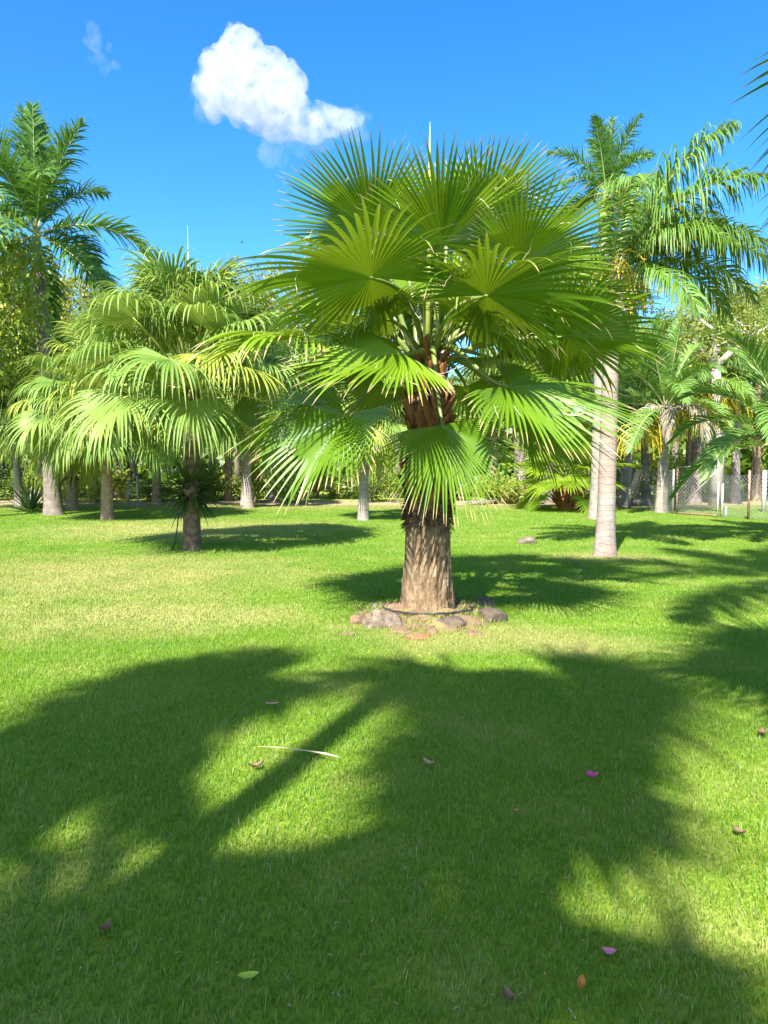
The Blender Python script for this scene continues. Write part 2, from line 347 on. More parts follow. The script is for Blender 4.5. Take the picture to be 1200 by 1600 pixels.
# ------------------------------------------------------------------ palm builders
def fan_blade(a, n, R, rng, segs=64, span=300, join=0.5, droop=0.25, fold=0.12, pleat=0.55, stations=9, short=0.38, threads=0, tip_len=1.0, wave=0.03):
    """palmate leaf about its hub at the origin; a = leaf axis, n = upper side, both in the parent's frame"""
    mb = MB(); a = Vector(a).normalized(); n = Vector(n); n = (n - a * n.dot(a)).normalized(); s = n.cross(a)
    half = math.radians(span) / 2; dth = 2 * half / segs
    ph = rng.uniform(0, 6.28)
    def surf(th, r):
        d = a * math.cos(th) + s * math.sin(th)
        lift = fold * abs(math.sin(th)) + 0.06 * math.sin(3 * th + ph) + wave * math.sin(7 * th + ph * 2)
        return d, d * r + n * (lift * r - 0.12 * r * r / R)
    rj = join * R
    for k in range(segs):
        th = -half + (k + .5) * dth; q = abs(th) / half
        L = R * (1 - short * q ** 2.2) * rng.uniform(.94, 1.05) * tip_len
        jr = rj * (1 - 0.25 * q) * rng.uniform(.93, 1.07)
        rn = rng.random() * .25; dr = droop * rng.uniform(.55, 1.5); tw = rng.gauss(0, .35)
        if rng.random() < .10: dr *= rng.uniform(1.8, 4)
        if rng.random() < .05: L = jr + (L - jr) * rng.uniform(.35, .75)
        if rng.random() < .08: tw *= 3
        d, _ = surf(th, 1); e = (-a * math.sin(th) + s * math.cos(th))
        prev = None; cur = None; dirv = None; side = rng.gauss(0, .06)
        for j in range(stations + 1):
            t = j / stations
            if j <= 3:
                r = 0.02 + (jr - 0.02) * j / 3
                _, pm = surf(th, r); _, p0 = surf(th - dth / 2, r); _, p1 = surf(th + dth / 2, r)
                wv = (p1 - p0).length / 2
                pm = pm - n * (pleat * wv)
                tt = r / L
                if j == 3:
                    cur = pm.copy(); _, pq = surf(th, r * .9); dirv = (pm + n * (pleat * wv) - pq).normalized(); wj = wv
            else:
                u = (j - 3) / (stations - 3); ds = (L - jr) / (stations - 3)
                dirv = (dirv + Vector((0, 0, -1)) * (dr * (0.25 + u) * 1.4 / (stations - 3) * 6 / 6) + e * (side / (stations - 3))).normalized()
                cur = cur + dirv * ds
                ww = wj * (1.08 - .25 * u) * (1 - u ** 2.4) + .0008
                c, s_ = math.cos(tw * u), math.sin(tw * u); ee = (e * c + n * s_)
                p0 = cur - ee * ww + n * (pleat * ww * .8); p1 = cur + ee * ww + n * (pleat * ww * .8); pm = cur
                tt = (jr + (L - jr) * u) / L
            row = (mb.vert(p0, (tt, -1, rn)), mb.vert(pm, (tt, 0, rn)), mb.vert(p1, (tt, 1, rn)))
            if prev:
                mb.face((prev[0], prev[1], row[1], row[0])); mb.face((prev[1], prev[2], row[2], row[1]))
            prev = row
        if threads and rng.random() < threads / segs:
            _, p = surf(th + dth / 2, jr * 1.02); v = (d + e * rng.uniform(-.8, .8) + n * rng.uniform(-.5, .5)).normalized(); pp = []
            cv = jit((0, 0, -.4), 1, rng)
            for i in range(8):
                pp.append(p.copy()); p = p + v * rng.uniform(.03, .05); v = (v + cv * .35).normalized()
                if rng.random() < .4: cv = jit((0, 0, -.4), 1, rng)
            mb.tube(pp, [.0022] * 7 + [.0008], 3, 1, False)
    return mb

def petiole_path(p0, d0, p1, d1, k=10):
    p0, p1 = Vector(p0), Vector(p1); L = (p1 - p0).length
    c0, c1 = p0 + Vector(d0).normalized() * L * .4, p1 - Vector(d1).normalized() * L * .35
    return [((1 - t) ** 3) * p0 + 3 * (1 - t) ** 2 * t * c0 + 3 * (1 - t) * t * t * c1 + t ** 3 * p1 for t in (i / (k - 1) for i in range(k))]

def frond_mesh(name, L, e0, bend, pairs, ll, lw, droop, plum, fwd, mats, seed, start=0.14, roll=0.0, twist_v=0.35, end=1.0):
    """feather leaf in the XZ plane from the origin: rachis integrated under its own bend, leaflets that hang at their tips"""
    rng = random.Random(seed); mb = MB(); K = 26; e = math.radians(e0)
    dirv = Vector((math.cos(e), 0, math.sin(e))); p = Vector((0, 0, 0)); path = [p.copy()]; dirs = [dirv.copy()]
    sidew = rng.uniform(-.12, .12)
    for i in range(K):
        dirv = (dirv + Vector((0, sidew / K, -bend / K * (0.35 + 1.3 * i / K)))).normalized(); p = p + dirv * (L / K); path.append(p.copy()); dirs.append(dirv.copy())
    mb.tube(path, [.028 * L / 3 * (1 - .85 * i / K) + .003 for i in range(K + 1)], 5, 1, False, .5, .7)
    for i in range(pairs):
        u = start + (end - start) * (i + .5) / pairs; x = u * K; k = min(int(x), K - 1); fr = x - k
        b = path[k].lerp(path[k + 1], fr); tg = dirs[k].lerp(dirs[k + 1], fr).normalized()
        up = (Z - tg * tg.dot(Z)); up = up.normalized() if up.length > .05 else Vector((-1, 0, 0)); sd_ = tg.cross(up)
        uu = (u - start) / (1 - start); prof = (0.45 + 1.5 * uu) if uu < .3 else (0.9 - .0 * uu if uu < .6 else 0.9 - 1.6 * (uu - .6))
        for sg in (-1, 1):
            lng = ll * prof * rng.uniform(.85, 1.12) * 1.1; ang = math.radians(fwd - 25 * uu + rng.gauss(0, 5)); el = twist_v + rng.gauss(0, plum)
            o = sd_ * sg
            v = (tg * math.cos(ang) + (o * math.cos(el) + up * math.sin(el)) * math.sin(ang)).normalized()
            wd = (tg - v * tg.dot(v)); wd = wd.normalized() if wd.length > .05 else up
            q = b.copy(); rn = rng.random() * .3; prev = None; ST = 5; dr = droop * rng.uniform(.6, 1.4)
            for j in range(ST + 1):
                t = j / ST; ww = lw * .5 * (0.55 if j == 0 else 1.0) * (1 - t ** 2.5) + .0006
                row = (mb.vert(q - wd * ww, (t, -1, rn)), mb.vert(q + wd * ww, (t, 1, rn)))
                if prev: mb.face((prev[0], prev[1], row[1], row[0]))
                prev = row
                q = q + v * (lng / ST); v = (v + Vector((0, 0, -dr * (.3 + t) / ST * 2))).normalized()
                wd = (wd - v * wd.dot(v)).normalized()
    return mb.mesh(name, mats)

def palm_trunk(parent, top, r0, r1, mat_, flare=1.35, n=20, k=36, bow=0.0, rough=0.0, seed=0, name='trunk', flare_h=.35, kind='plain'):
    """trunk from the thing's origin to top (local), slightly bowed, flared at the foot"""
    mb = MB(); top = Vector(top); H = top.length; rng = random.Random(seed); o = rng.uniform(0, 50)
    sidev = Vector((rng.uniform(-1, 1), rng.uniform(-1, 1), 0)).normalized()
    rows = []
    for i in range(k + 1):
        t = i / k; c = top * t + sidev * (bow * math.sin(math.pi * t)); c.z = top.z * t - .06 * (1 - t)
        rr = r0 + (r1 - r0) * t; rr *= 1 + (flare - 1) * math.exp(-t * H / flare_h)
        rr *= 1 + .03 * noise.noise((o, t * H * 1.2, 0))
        row = []
        for j in range(n):
            a_ = 2 * math.pi * j / n; dv = Vector((math.cos(a_), math.sin(a_), 0))
            f = 1 + rough * noise.fractal((dv.x * 3 + o, dv.y * 3, t * H * 5), 1, 2, 4)
            row.append(mb.vert(c + dv * (rr * f), (t, j / n, 0)))
        rows.append(row)
    for i in range(k):
        for j in range(n): mb.face((rows[i][j], rows[i][(j + 1) % n], rows[i + 1][(j + 1) % n], rows[i + 1][j]))
    mb.face(tuple(rows[-1]))
    return obj(name, mb.mesh(name, [mat_], True), parent)

# shared fan-leaf kits by inclination: blade + petiole meshes whose tips hang by gravity
def fan_kit(key, elevs, pet, R, seed, mats, pmat, **kw):
    out = []; rng = random.Random(seed)
    for e in elevs:
        for rep in range(kw.get('reps', 2)):
            er = math.radians(e + rng.uniform(-6, 6)); pl = pet * rng.uniform(.88, 1.12)
            d = Vector((math.cos(er), 0, math.sin(er))); p = Vector((0, 0, 0)); path = [p.copy()]
            for i in range(9):
                d = (d + Vector((0, 0, -kw.get('pbend', .045)))).normalized(); p = p + d * pl / 9; path.append(p.copy())
            pm = MB(); pm.tube(path, [.03 - .016 * i / 9 for i in range(10)], 6, 0, True, 0, .6)
            ax = (d + Vector((0, 0, -kw.get('nod', .25)))).normalized(); side = Vector((0, 1, 0)); nn = ax.cross(side); nn = -nn if nn.z < 0 else nn
            nn = (nn + side * rng.uniform(-.35, .35)).normalized()
            b = fan_blade(ax, nn, R * rng.uniform(.9, 1.08), rng, kw.get('segs', 54), kw.get('span', 290), kw.get('join', .5), kw.get('droop', .9), kw.get('fold', .18), .5, kw.get('stations', 10), .3)
            out.append((e, b.mesh(key + '_blade', mats), pm.mesh(key + '_petiole', [pmat], True), p.copy()))
    return out
def fan_crown(root, heart, kit, count, rng, e_lo, e_hi, scale=1.0, az0=0.0, skip=None, upr=.85):
    elevs = sorted({k[0] for k in kit})
    for i in range(count):
        u = (i + .5) / count; e = e_hi + (e_lo - e_hi) * u ** upr + rng.uniform(-7, 7)
        ne = min(elevs, key=lambda q: abs(q - e)); opts = [k for k in kit if k[0] == ne]; kk = rng.choice(opts)
        az = az0 + i * 2.39996 + rng.uniform(-.25, .25); sc_ = scale * rng.uniform(.86, 1.1)
        if skip and skip(az % (2 * math.pi), e): continue
        lf = obj('leaf', kk[1], root, Vector(heart) + Matrix.Rotation(az, 3, 'Z') @ (kk[3] * sc_), az, sc_)
        pt = obj('petiole', kk[2], lf, -kk[3])
LIVI = fan_kit('livistona', (82, 66, 50, 34, 18, 2, -16, -36), 1.25, 1.15, 3, [M['livi']], M['petiole_livi'], segs=56, join=.42, droop=1.8, span=270, nod=.27, pbend=.045)
WASH = fan_kit('fan', (75, 50, 28, 5, -20, -45), 1.0, 0.95, 4, [M['fan']], M['petiole'], segs=46, join=.5, droop=.3, span=270, nod=.15, pbend=.03, stations=7)

def fronds(root, heart, meshes, count, rng, scale=1.0, az0=0.0, name='frond', elev_order=True, skip=None):
    """meshes: list ordered from upright to hanging"""
    for i in range(count):
        u = (i + .5) / count; me_ = meshes[min(len(meshes) - 1, int(u * len(meshes)))]
        az = az0 + i * 2.39996 + rng.uniform(-.3, .3)
        if skip and skip(az % (2 * math.pi), u): continue
        obj(name, me_, root, heart, az, scale * rng.uniform(.88, 1.1))
ROY = [frond_mesh('royal_frond', 2.9, e, b, 96, .72, .044, .8, .55, 62, [M['royal'], M['rachis']], 40 + i) for i, (e, b) in enumerate(((84, .25), (72, .8), (58, 1.3), (44, 1.6), (26, 1.6), (4, 1.5), (-22, 1.2)))]
QUE = [frond_mesh('queen_frond', 2.9, e, b, 96, .9, .034, 3.6, .3, 68, [M['queen'], M['rachis']], 60 + i) for i, (e, b) in enumerate(((80, .5), (66, 1.1), (52, 1.5), (38, 1.7), (22, 1.7), (2, 1.4)))]
ARE = [frond_mesh('areca_frond', 2.6, e, b, 64, .62, .040, .7, .1, 58, [M['areca'], M['rachis']], 80 + i, twist_v=.5) for i, (e, b) in enumerate(((82, .6), (68, 1.3), (54, 1.7), (38, 1.8), (20, 1.7), (0, 1.4)))]
DRYF = frond_mesh('dead_frond', 1.9, 35, 4.2, 60, .5, .03, 3.0, .4, 50, [M['dry'], M['bark_pale']], 95)

# ------------------------------------------------------------------ the main fan palm
rng = random.Random(11)
MPB = G(668, 962); D0 = MPB.y
mp = thing('fan_palm', 'stout fan palm with huge pleated leaves standing in a ring of stones', 'palm tree', MPB)
inv = lambda p: Vector(p) - MPB
HEART = inv(P(668, 560, D0))
# trunk: fissured lower bole, narrowing under the old leaf bases
def trunk_radius(z):
    tab = ((0, .315), (.12, .285), (.35, .262), (.7, .235), (1.0, .222), (1.5, .205), (2.0, .185), (2.4, .16), (2.75, .11))
    for (z0, r0), (z1, r1) in zip(tab, tab[1:]):
        if z <= z1: return r0 + (r1 - r0) * (z - z0) / (z1 - z0)
    return tab[-1][1]
mb = MB(); n, k, top = 110, 170, 2.75; rows = []
for i in range(k + 1):
    z = -.05 + (top + .05) * i / k; row = []
    for j in range(n):
        a_ = 2 * math.pi * j / n; c, s = math.cos(a_), math.sin(a_); rr = trunk_radius(max(z, 0))
        fis = abs(noise.noise((c * 9, s * 9, z * 1.7))); fis2 = abs(noise.noise((c * 19 + 7, s * 19, z * 3.1 + 4)))
        ring = noise.noise((c * 1.5, s * 1.5, z * 26)) ; lump = noise.fractal((c * 2.2, s * 2.2, z * 3), 1, 2, 4)
        rr *= 1 + .035 * lump - .085 * max(0, .16 - fis) / .16 - .04 * max(0, .14 - fis2) / .14 + .016 * ring
        row.append(mb.vert((rr * c, rr * s, z), (i / k, j / n, 0)))
    rows.append(row)
for i in range(k):
    for j in range(n): mb.face((rows[i][j], rows[i][(j + 1) % n], rows[i + 1][(j + 1) % n], rows[i + 1][j]))
mtr = obj('trunk', mb.mesh('trunk', [M['bark']], True), mp)
# old leaf bases: woody V-shaped stubs in a criss-cross spiral
def boot_mesh(seed):
    r = random.Random(seed); b = MB(); L, W = r.uniform(.2, .27), r.uniform(.045, .06); prev = None
    for i in range(7):
        t = i / 6; out = .012 + .075 * t ** 1.6; wv = W * (1 - .45 * t) * (1 if i < 6 else .8); th = .018 * (1 - .4 * t)
        row = [b.vert((out + th * .3, -wv, L * t)), b.vert((out + th, -wv * .45, L * t)), b.vert((out + th * 1.1, wv * .45, L * t)), b.vert((out + th * .3, wv, L * t)), b.vert((out - th, wv * .6, L * t)), b.vert((out - th, -wv * .6, L * t))]
        if prev:
            for q in range(6): b.face((prev[q], prev[(q + 1) % 6], row[(q + 1) % 6], row[q]))
        prev = row
    b.face(tuple(prev)); return b.mesh('leaf_base', [M['boot']], False)
BOOT = [boot_mesh(i) for i in range(5)]
nb = 92
for i in range(nb):
    z = 1.12 + 1.5 * i / nb; az = i * 2.39996
    o = obj('leaf_base', rng.choice(BOOT), mtr, (math.cos(az) * trunk_radius(z) * .95, math.sin(az) * trunk_radius(z) * .95, z - .05), az)
    o.rotation_euler = (rng.choice((-1, 1)) * rng.uniform(.2, .5), 0, az); o.scale = (1, rng.uniform(.8, 1.15), rng.uniform(.85, 1.2))
# shaggy fibre where the old bases have rotted back
mb = MB()
for i in range(1500):
    z = rng.triangular(.88, 1.5, 1.05); az = rng.uniform(0, 6.283); r0 = trunk_radius(z) * .97; o_ = Vector((math.cos(az), math.sin(az), 0)); sd_ = Vector((-o_.y, o_.x, 0))
    p = o_ * r0 + Z * z; v = (o_ * rng.uniform(.3, 1.1) + Z * rng.uniform(-1, .35) + sd_ * rng.uniform(-.6, .6)).normalized(); L = rng.uniform(.03, .1); w_ = rng.uniform(.002, .006)
    q = [mb.vert(p - sd_ * w_), mb.vert(p + sd_ * w_), mb.vert(p + v * L * .6 + sd_ * w_ * .7), mb.vert(p + v * L + Z * -.015)]
    mb.face((q[0], q[1], q[2])); mb.face((q[0], q[2], q[3]))
tag(obj('fibre_fringe', mb.mesh('fibre_fringe', [M['fringe']]), mtr), kind='stuff')
# leaves: hub pixel, depth from the trunk, axis, upper side, radius, span, droop, fold
LEAVES = [
 ((584, 362), -.10, (-.50, -.60, .62), (-.04, .70, .72), 1.06, 230, .04, .08),
 ((690, 380), -.25, (.12, -.70, .70), (.0, .70, .72), 1.06, 240, .04, .08),
 ((580, 434), -1.0, (-.88, -.40, .10), (-.16, .26, .95), 1.28, 335, .42, .06),
 ((760, 462), -1.0, (.90, -.40, .08), (.16, .28, .94), 1.2, 335, .40, .06),
 ((812, 410), -.30, (.88, -.36, .32), (.0, .64, .76), 1.06, 270, .12, .10),
 ((752, 352), .10, (.66, -.52, .54), (-.02, .70, .72), 1.0, 240, .06, .10),
 ((880, 527), -.1, (.97, -.14, .0), (-.05, .60, .80), 1.12, 270, .42, .12),
 ((792, 604), -.62, (.90, -.28, -.22), (.16, -.46, .87), 1.34, 235, .26, .08),
 ((692, 664), -.62, (.18, -.50, -.84), (.02, -.82, .56), 1.04, 185, .14, .05),
 ((630, 553), -.80, (-.80, -.52, -.10), (.02, -.52, .85), 1.16, 225, .16, .05),
 ((540, 650), -.35, (-.66, -.25, -.66), (-.35, -.66, .66), 1.14, 230, .25, .35),
 ((478, 527), -.25, (-.97, -.12, -.02), (.0, -.15, .98), 1.22, 270, .8, .12),
 ((500, 640), .35, (-.92, .1, -.30), (.0, -.10, .95), 1.12, 250, .45, .2),
 ((806, 640), .15, (.76, .10, -.60), (.45, .25, .8), 1.2, 230, .35, .2),
 ((700, 345), .6, (.05, .4, .9), (0, -.85, .45), .92, 240, .15, .12),
 ((606, 400), .7, (-.72, .40, .45), (.3, -.4, .8), 1.0, 250, .25, .12),
 ((820, 440), .7, (.80, .40, .30), (-.3, -.4, .85), 1.05, 250, .25, .12),
 ((565, 560), .7, (-.75, .6, -.05), (0, -.2, .95), 1.0, 260, .45, .15),
 ((772, 560), .8, (.65, .7, .0), (0, .1, .95), 1.0, 260, .45, .15),
 ((606, 606), .75, (-.5, .7, -.35), (0, .4, .9), .9, 240, .45, .2),
 ((728, 604), .9, (.25, .9, -.25), (0, .4, .9), .9, 240, .45, .2),
 ((640, 474), .45, (-.35, .25, .90), (.1, -.9, .4), .85, 280, .5, .10),
 ((704, 480), .45, (.40, .25, .88), (-.1, -.9, .4), .85, 280, .5, .10),
 ((668, 440), .9, (.0, .3, .95), (0, -.9, .4), .9, 270, .4, .10),
 ((606, 500), -.30, (-.55, -.60, -.15), (-.15, .45, .88), .88, 290, .9, .12),
 ((736, 506), -.30, (.55, -.60, -.18), (.15, .45, .88), .88, 290, .9, .12),
 ((545, 492), .15, (-.90, .05, .0), (0, .2, .97), .95, 270, .9, .15),
 ((800, 506), .15, (.90, .05, -.05), (0, .2, .97), .95, 270, .9, .15),
 ((650, 500), .5, (-.2, .75, -.3), (0, .5, .85), .85, 280, .9, .15),
 ((870, 472), .35, (.94, .2, .14), (-.1, -.1, .95), 1.08, 260, .3, .15),
]
for hub, dy, ax, nn, R, span, droop, fold in LEAVES:
    h = inv(P(hub[0], hub[1], D0 + dy)); ax = Vector(ax).normalized(); hz = Vector((h.x, h.y, 0)); 
    b = fan_blade(ax, nn, R, rng, 64, span * rng.uniform(.96, 1.03), rng.uniform(.42, .5), droop, fold, .85, 11, .5, 12, 1.0, rng.uniform(.03, .08))
    lf = obj('leaf', b.mesh('leaf', [M['wash'], M['fibre']]), mp, h)
    st = HEART + hz * .06 + Z * rng.uniform(-.12, .1)
    d0 = (hz.normalized() * .7 + Z * (0.9 if h.z > HEART.z + .3 else .55)).normalized() if hz.length > .05 else Z
    path = petiole_path(st - h, d0, Vector((0, 0, 0)), ax, 14)
    pm = MB(); pm.tube(path + [ax * .06], [.034 - .019 * i / 13 for i in range(14)] + [.006], 7, 0, True, 0, .55)
    obj('petiole', pm.mesh('petiole', [M['petiole']], True), lf)
# unopened spear and pale split sheaths in the heart
sp = inv(P(672, 190, D0 + .1)); mb = MB(); mb.tube([HEART, HEART.lerp(sp, .5) + Vector((.01, 0, 0)), HEART.lerp(sp, .85), sp], [.034, .026, .014, .002], 6)
obj('spear_leaf', mb.mesh('spear_leaf', [M['petiole_livi']], True), mp)
for i in range(9):
    a_ = i * .75; o_ = Vector((math.cos(a_), math.sin(a_), 0)); p = HEART + o_ * .08 + Z * -.1; v = (o_ * .45 + Z).normalized(); pp = []; cv = jit((0, 0, -.2), .6, rng)
    for j in range(9): pp.append(p.copy()); p = p + v * .1; v = (v + cv * .2).normalized()
    mb = MB(); mb.tube(pp, [.02 * (1 - j / 9) + .002 for j in range(9)], 5, 0, True, 0, .25); obj('dry_sheath', mb.mesh('dry_sheath', [M['fibre']], True), mp)

# ------------------------------------------------------------------ other fan palms
def fan_palm(name, base, heart_px, mat_, r0, r1, kit, leaves, label, seed, group=None, e_lo=-40, e_hi=84, scale=1.0, flare=1.3, rough=.06, bow=0, heart=None, az0=0.0, skip=None, upr=.85):
    b = G(*base) if len(base) == 2 else Vector(base); rng = random.Random(seed)
    o = thing(name, label, 'palm tree', b, group)
    h = (P(*heart_px, b.y) - b) if heart is None else Vector(heart)
    palm_trunk(o, h, r0, r1, mat_, flare, 20, 40, bow, rough, seed)
    fan_crown(o, h, kit, leaves, rng, e_lo, e_hi, scale, az0, skip, upr)
    return o, b, h
oA, bA, hA = fan_palm('chinese_fan_palm', (300, 860), (298, 612), M['bark_dark'], .15, .135, LIVI, 52, 'fan palm with drooping fringed leaves and a dark spiky plant tied round its trunk', 21, rough=.05, flare=1.15, scale=1.17, e_lo=-12, e_hi=88, upr=1.5)
mb = MB(); mb.tube([hA, hA + Vector((.0, 0, 1.5)), P(293, 352, bA.y) - bA], [.026, .018, .002], 6); obj('spear_leaf', mb.mesh('spear_leaf', [M['petiole_livi']], True), oA)
def ragged_base(o, h, r, rng, m=M['boot'], count=14, sc_=.8):
    for i in range(count):
        az = i * 2.4; z = h.z - .42 + .4 * i / count
        q = obj('leaf_base', rng.choice(BOOT), o, (h.x * z / h.z + math.cos(az) * r * .9, h.y * z / h.z + math.sin(az) * r * .9, z), az, sc_)
        q.rotation_euler = (rng.uniform(-.4, .4), .15, az)
ragged_base(oA, hA, .13, rng)
# more fan palms in the left row and behind the main palm
oB, bB, hB = fan_palm('chinese_fan_palm', (168, 812), (164, 640), M['bark_brown'], .155, .13, LIVI, 52, 'fan palm with yellow-tinged drooping leaves hanging almost to its short grey-brown trunk', 22, e_lo=-28, scale=1.15)
oC, bC, hC = fan_palm('chinese_fan_palm', (113, 797), (110, 630), M['bark_brown'], .17, .14, LIVI, 52, 'drooping fan palm with thick tan trunk beside a short white post', 23, e_lo=-25, scale=1.3)
oD, bD, hD = fan_palm('slender_fan_palm', (31, 795), (22, 655), M['ring_grey'], .14, .11, LIVI, 34, 'slender fan palm with pale ringed leaning trunk beside a dark spiky agave', 24, e_lo=-20, scale=1.05)
oE, bE, hE = fan_palm('slender_fan_palm', (386, 794), (382, 625), M['ring_pink'], .165, .13, LIVI, 30, 'fan palm with smooth pinkish trunk widening at its foot on dry ground', 25, e_lo=-35, flare=1.75, rough=0.01)
oF, bF, hF = fan_palm('slender_fan_palm', (567, 813), (572, 655), M['ring_grey'], .135, .11, LIVI, 26, 'slim fan palm with pale grey trunk, its crown hidden behind the stout palm', 26, e_lo=-35, scale=.85, rough=0.02)
oH, bH, hH = fan_palm('young_fan_palm', (887, 797), (887, 752), M['boot'], .36, .26, WASH, 26, 'young fan palm with short red-brown stubby trunk at the lawn edge', 27, e_lo=-20, e_hi=80, scale=1.15, flare=1.0)
for i in range(44):
    z = .1 + .85 * i / 44; az = i * 2.4; q = obj('leaf_base', random.Random(i).choice(BOOT), oH, (math.cos(az) * .33, math.sin(az) * .33, z), az, 1.5); q.rotation_euler = (rng.uniform(-.3, .3), .35, az)

# palms that stand beside and behind the camera; their shade lies on the near lawn
def shade_base(px, py, H):
    g = G(px, py); b = g - SH * (SK * H); return (b.x, b.y, 0)
SUNNY = [  # patches of lawn the photograph shows in the sun: the shade palms carry no leaf above these
 [(-300, 1100), (0, 1085), (120, 1045), (250, 1030), (400, 1038), (520, 1075), (570, 1060), (560, 1000), (450, 985), (-300, 985)],
 [(520, 1100), (565, 1090), (480, 1160), (400, 1210), (330, 1240), (310, 1215), (380, 1160), (440, 1125)],
 [(0, 1190), (60, 1180), (150, 1170), (130, 1200), (50, 1220), (0, 1250), (-200, 1260), (-200, 1200)],
 [(560, 1130), (540, 1200), (480, 1290), (440, 1335), (345, 1330), (350, 1300), (440, 1210), (530, 1140)],
 [(760, 1010), (860, 975), (1030, 985), (1040, 1040), (950, 1060), (820, 1050), (770, 1030)],
 [(950, 1125), (1040, 1150), (1150, 1200), (1300, 1300), (1300, 1650), (1150, 1650), (1140, 1450), (1110, 1330), (1060, 1230), (960, 1160)],
 [(-400, 985), (430, 985), (430, 830), (-400, 830)],
 [(500, 1000), (840, 1000), (800, 868), (560, 868)]]
SUNNY = [[tuple(G(*q))[:2] for q in pl] for pl in SUNNY]
SHADE = [tuple(G(*q))[:2] for q in ((-150, 1100), (0, 1095), (120, 1050), (250, 1038), (400, 1050), (540, 1088), (600, 1010), (760, 1045), (900, 1065), (1000, 1130), (1090, 1260), (1120, 1400), (1130, 1640), (-150, 1640))]
def inside(pl, xy):
    c = np.zeros(len(xy), bool); x, y = xy[:, 0], xy[:, 1]
    for (x0, y0), (x1, y1) in zip(pl, pl[1:] + pl[:1]):
        k = ((y0 > y) != (y1 > y)) & (x < (x1 - x0) * (y - y0) / (y1 - y0 + 1e-12) + x0); c ^= k
    return c
CELL = .09
gx, gy = np.meshgrid(np.arange(-4, 4, CELL), np.arange(1.2, 7.5, CELL)); gp = np.stack([gx.ravel(), gy.ravel()], 1) + CELL / 2
ok_ = inside(SHADE, gp)
for pl in SUNNY: ok_ &= ~inside(pl, gp)
TODO = {tuple(q) for q in np.floor(gp[ok_] / CELL).astype(int)}
def shade_palm(name, base, H, r0, leaves, label, seed, scale=1.1, e_lo=-35, e_hi=80, tol=.10, first=(), ftol=.3, greedy=True, tries=1200):
    rng = random.Random(seed); b = Vector((base[0], base[1], 0)); o = thing(name, label, 'palm tree', b); h = Vector((0, 0, H))
    palm_trunk(o, h, r0, r0 * .8, M['bark_brown'], 1.3, 18, 40, 0, .05, seed); got = 0
    for tr_ in range(tries):
        if got >= leaves: break
        if tr_ < len(first): az, e = first[tr_]
        else: az, e = rng.uniform(0, 6.283), rng.uniform(e_lo, e_hi)
        kk = min(WASH, key=lambda q: abs(q[0] - e) + rng.random()); sc_ = scale * rng.uniform(.88, 1.1)
        R_ = np.array(Matrix.Rotation(az, 3, 'Z')); co = np.empty(len(kk[1].vertices) * 3, np.float32); kk[1].vertices.foreach_get('co', co)
        co = ((co.reshape(-1, 3) + np.array(kk[3])) * sc_) @ R_.T + np.array(b + h)
        co = co[::2]; xy = co[:, :2] + np.array(SH)[:2] * (SK * co[:, 2:3])
        if sum(inside(pl, xy).mean() * (6 if k_ in (1, 3) else 1) for k_, pl in enumerate(SUNNY)) > (ftol if tr_ < len(first) else tol): continue
        cells = {tuple(q) for q in np.floor(xy[::2] / CELL).astype(int)}; new = cells & TODO
        if greedy and tr_ >= len(first) and len(new) < (20 if tr_ < 600 else 6): continue
        f = (co[:, 1] > .2) & (np.abs(co[:, 0]) < .54 * co[:, 1]) & ((co[:, 2] - CAMH) < .64 * co[:, 1])
        if f.any(): continue
        TODO.difference_update(new)
        lf = obj('leaf', kk[1], o, h + Matrix.Rotation(az, 3, 'Z') @ (kk[3] * sc_), az, sc_); obj('petiole', kk[2], lf, -kk[3]); got += 1
    print('SHADE', name, got, len(TODO)); return o, b, h
shade_palm('tall_fan_palm', shade_base(640, 1050, 9.0), 9.0, .12, 36, 'tall fan palm behind the camera whose trunk shadow crosses the near lawn', 31, 1.35, tol=.1, first=((3.42, 5), (3.3, 5), (3.5, 28), (3.35, 28), (3.55, -20), (3.4, 5), (3.25, 5), (3.45, 28), (-.3, 5), (-.1, 28), (-.45, -20), (.3, 28)))
shade_palm('leafy_fan_palm', shade_base(840, 1430, 8.0), 8.0, .17, 40, 'fan palm behind the camera shading the nearest grass', 32, 1.05, tol=.12, tries=1800)
shade_palm('leafy_fan_palm', shade_base(110, 1430, 8.6), 8.6, .17, 44, 'leafy fan palm behind the camera shading the left foreground grass', 34, 1.0, tol=.16, tries=2200)
oK, bK, hK = shade_palm('corner_fan_palm', (2.7, 2.0), 3.6, .2, 30, 'fan palm beside the lawn with only its leaf tips against the sky', 33, 1.05, greedy=False)
kr = random.Random(5)
for hp, d_, ax in (((1496, 20), 3.3, (-.45, .82, -.25)), ((1500, 130), 3.25, (-.55, .75, -.45))):
    q = P(*hp, d_) - bK; b_ = fan_blade(ax, (.1, -.3, .9), .92, kr, 50, 250, .5, .3, .15, .6, 9, .36); lf = obj('leaf', b_.mesh('leaf', [M['wash']]), oK, q)
    pm = MB(); pm.tube(petiole_path(hK - q, (0, .6, .6), (0, 0, 0), ax), [.03 - .014 * i / 9 for i in range(10)], 6); obj('petiole', pm.mesh('petiole', [M['petiole']], True), lf)

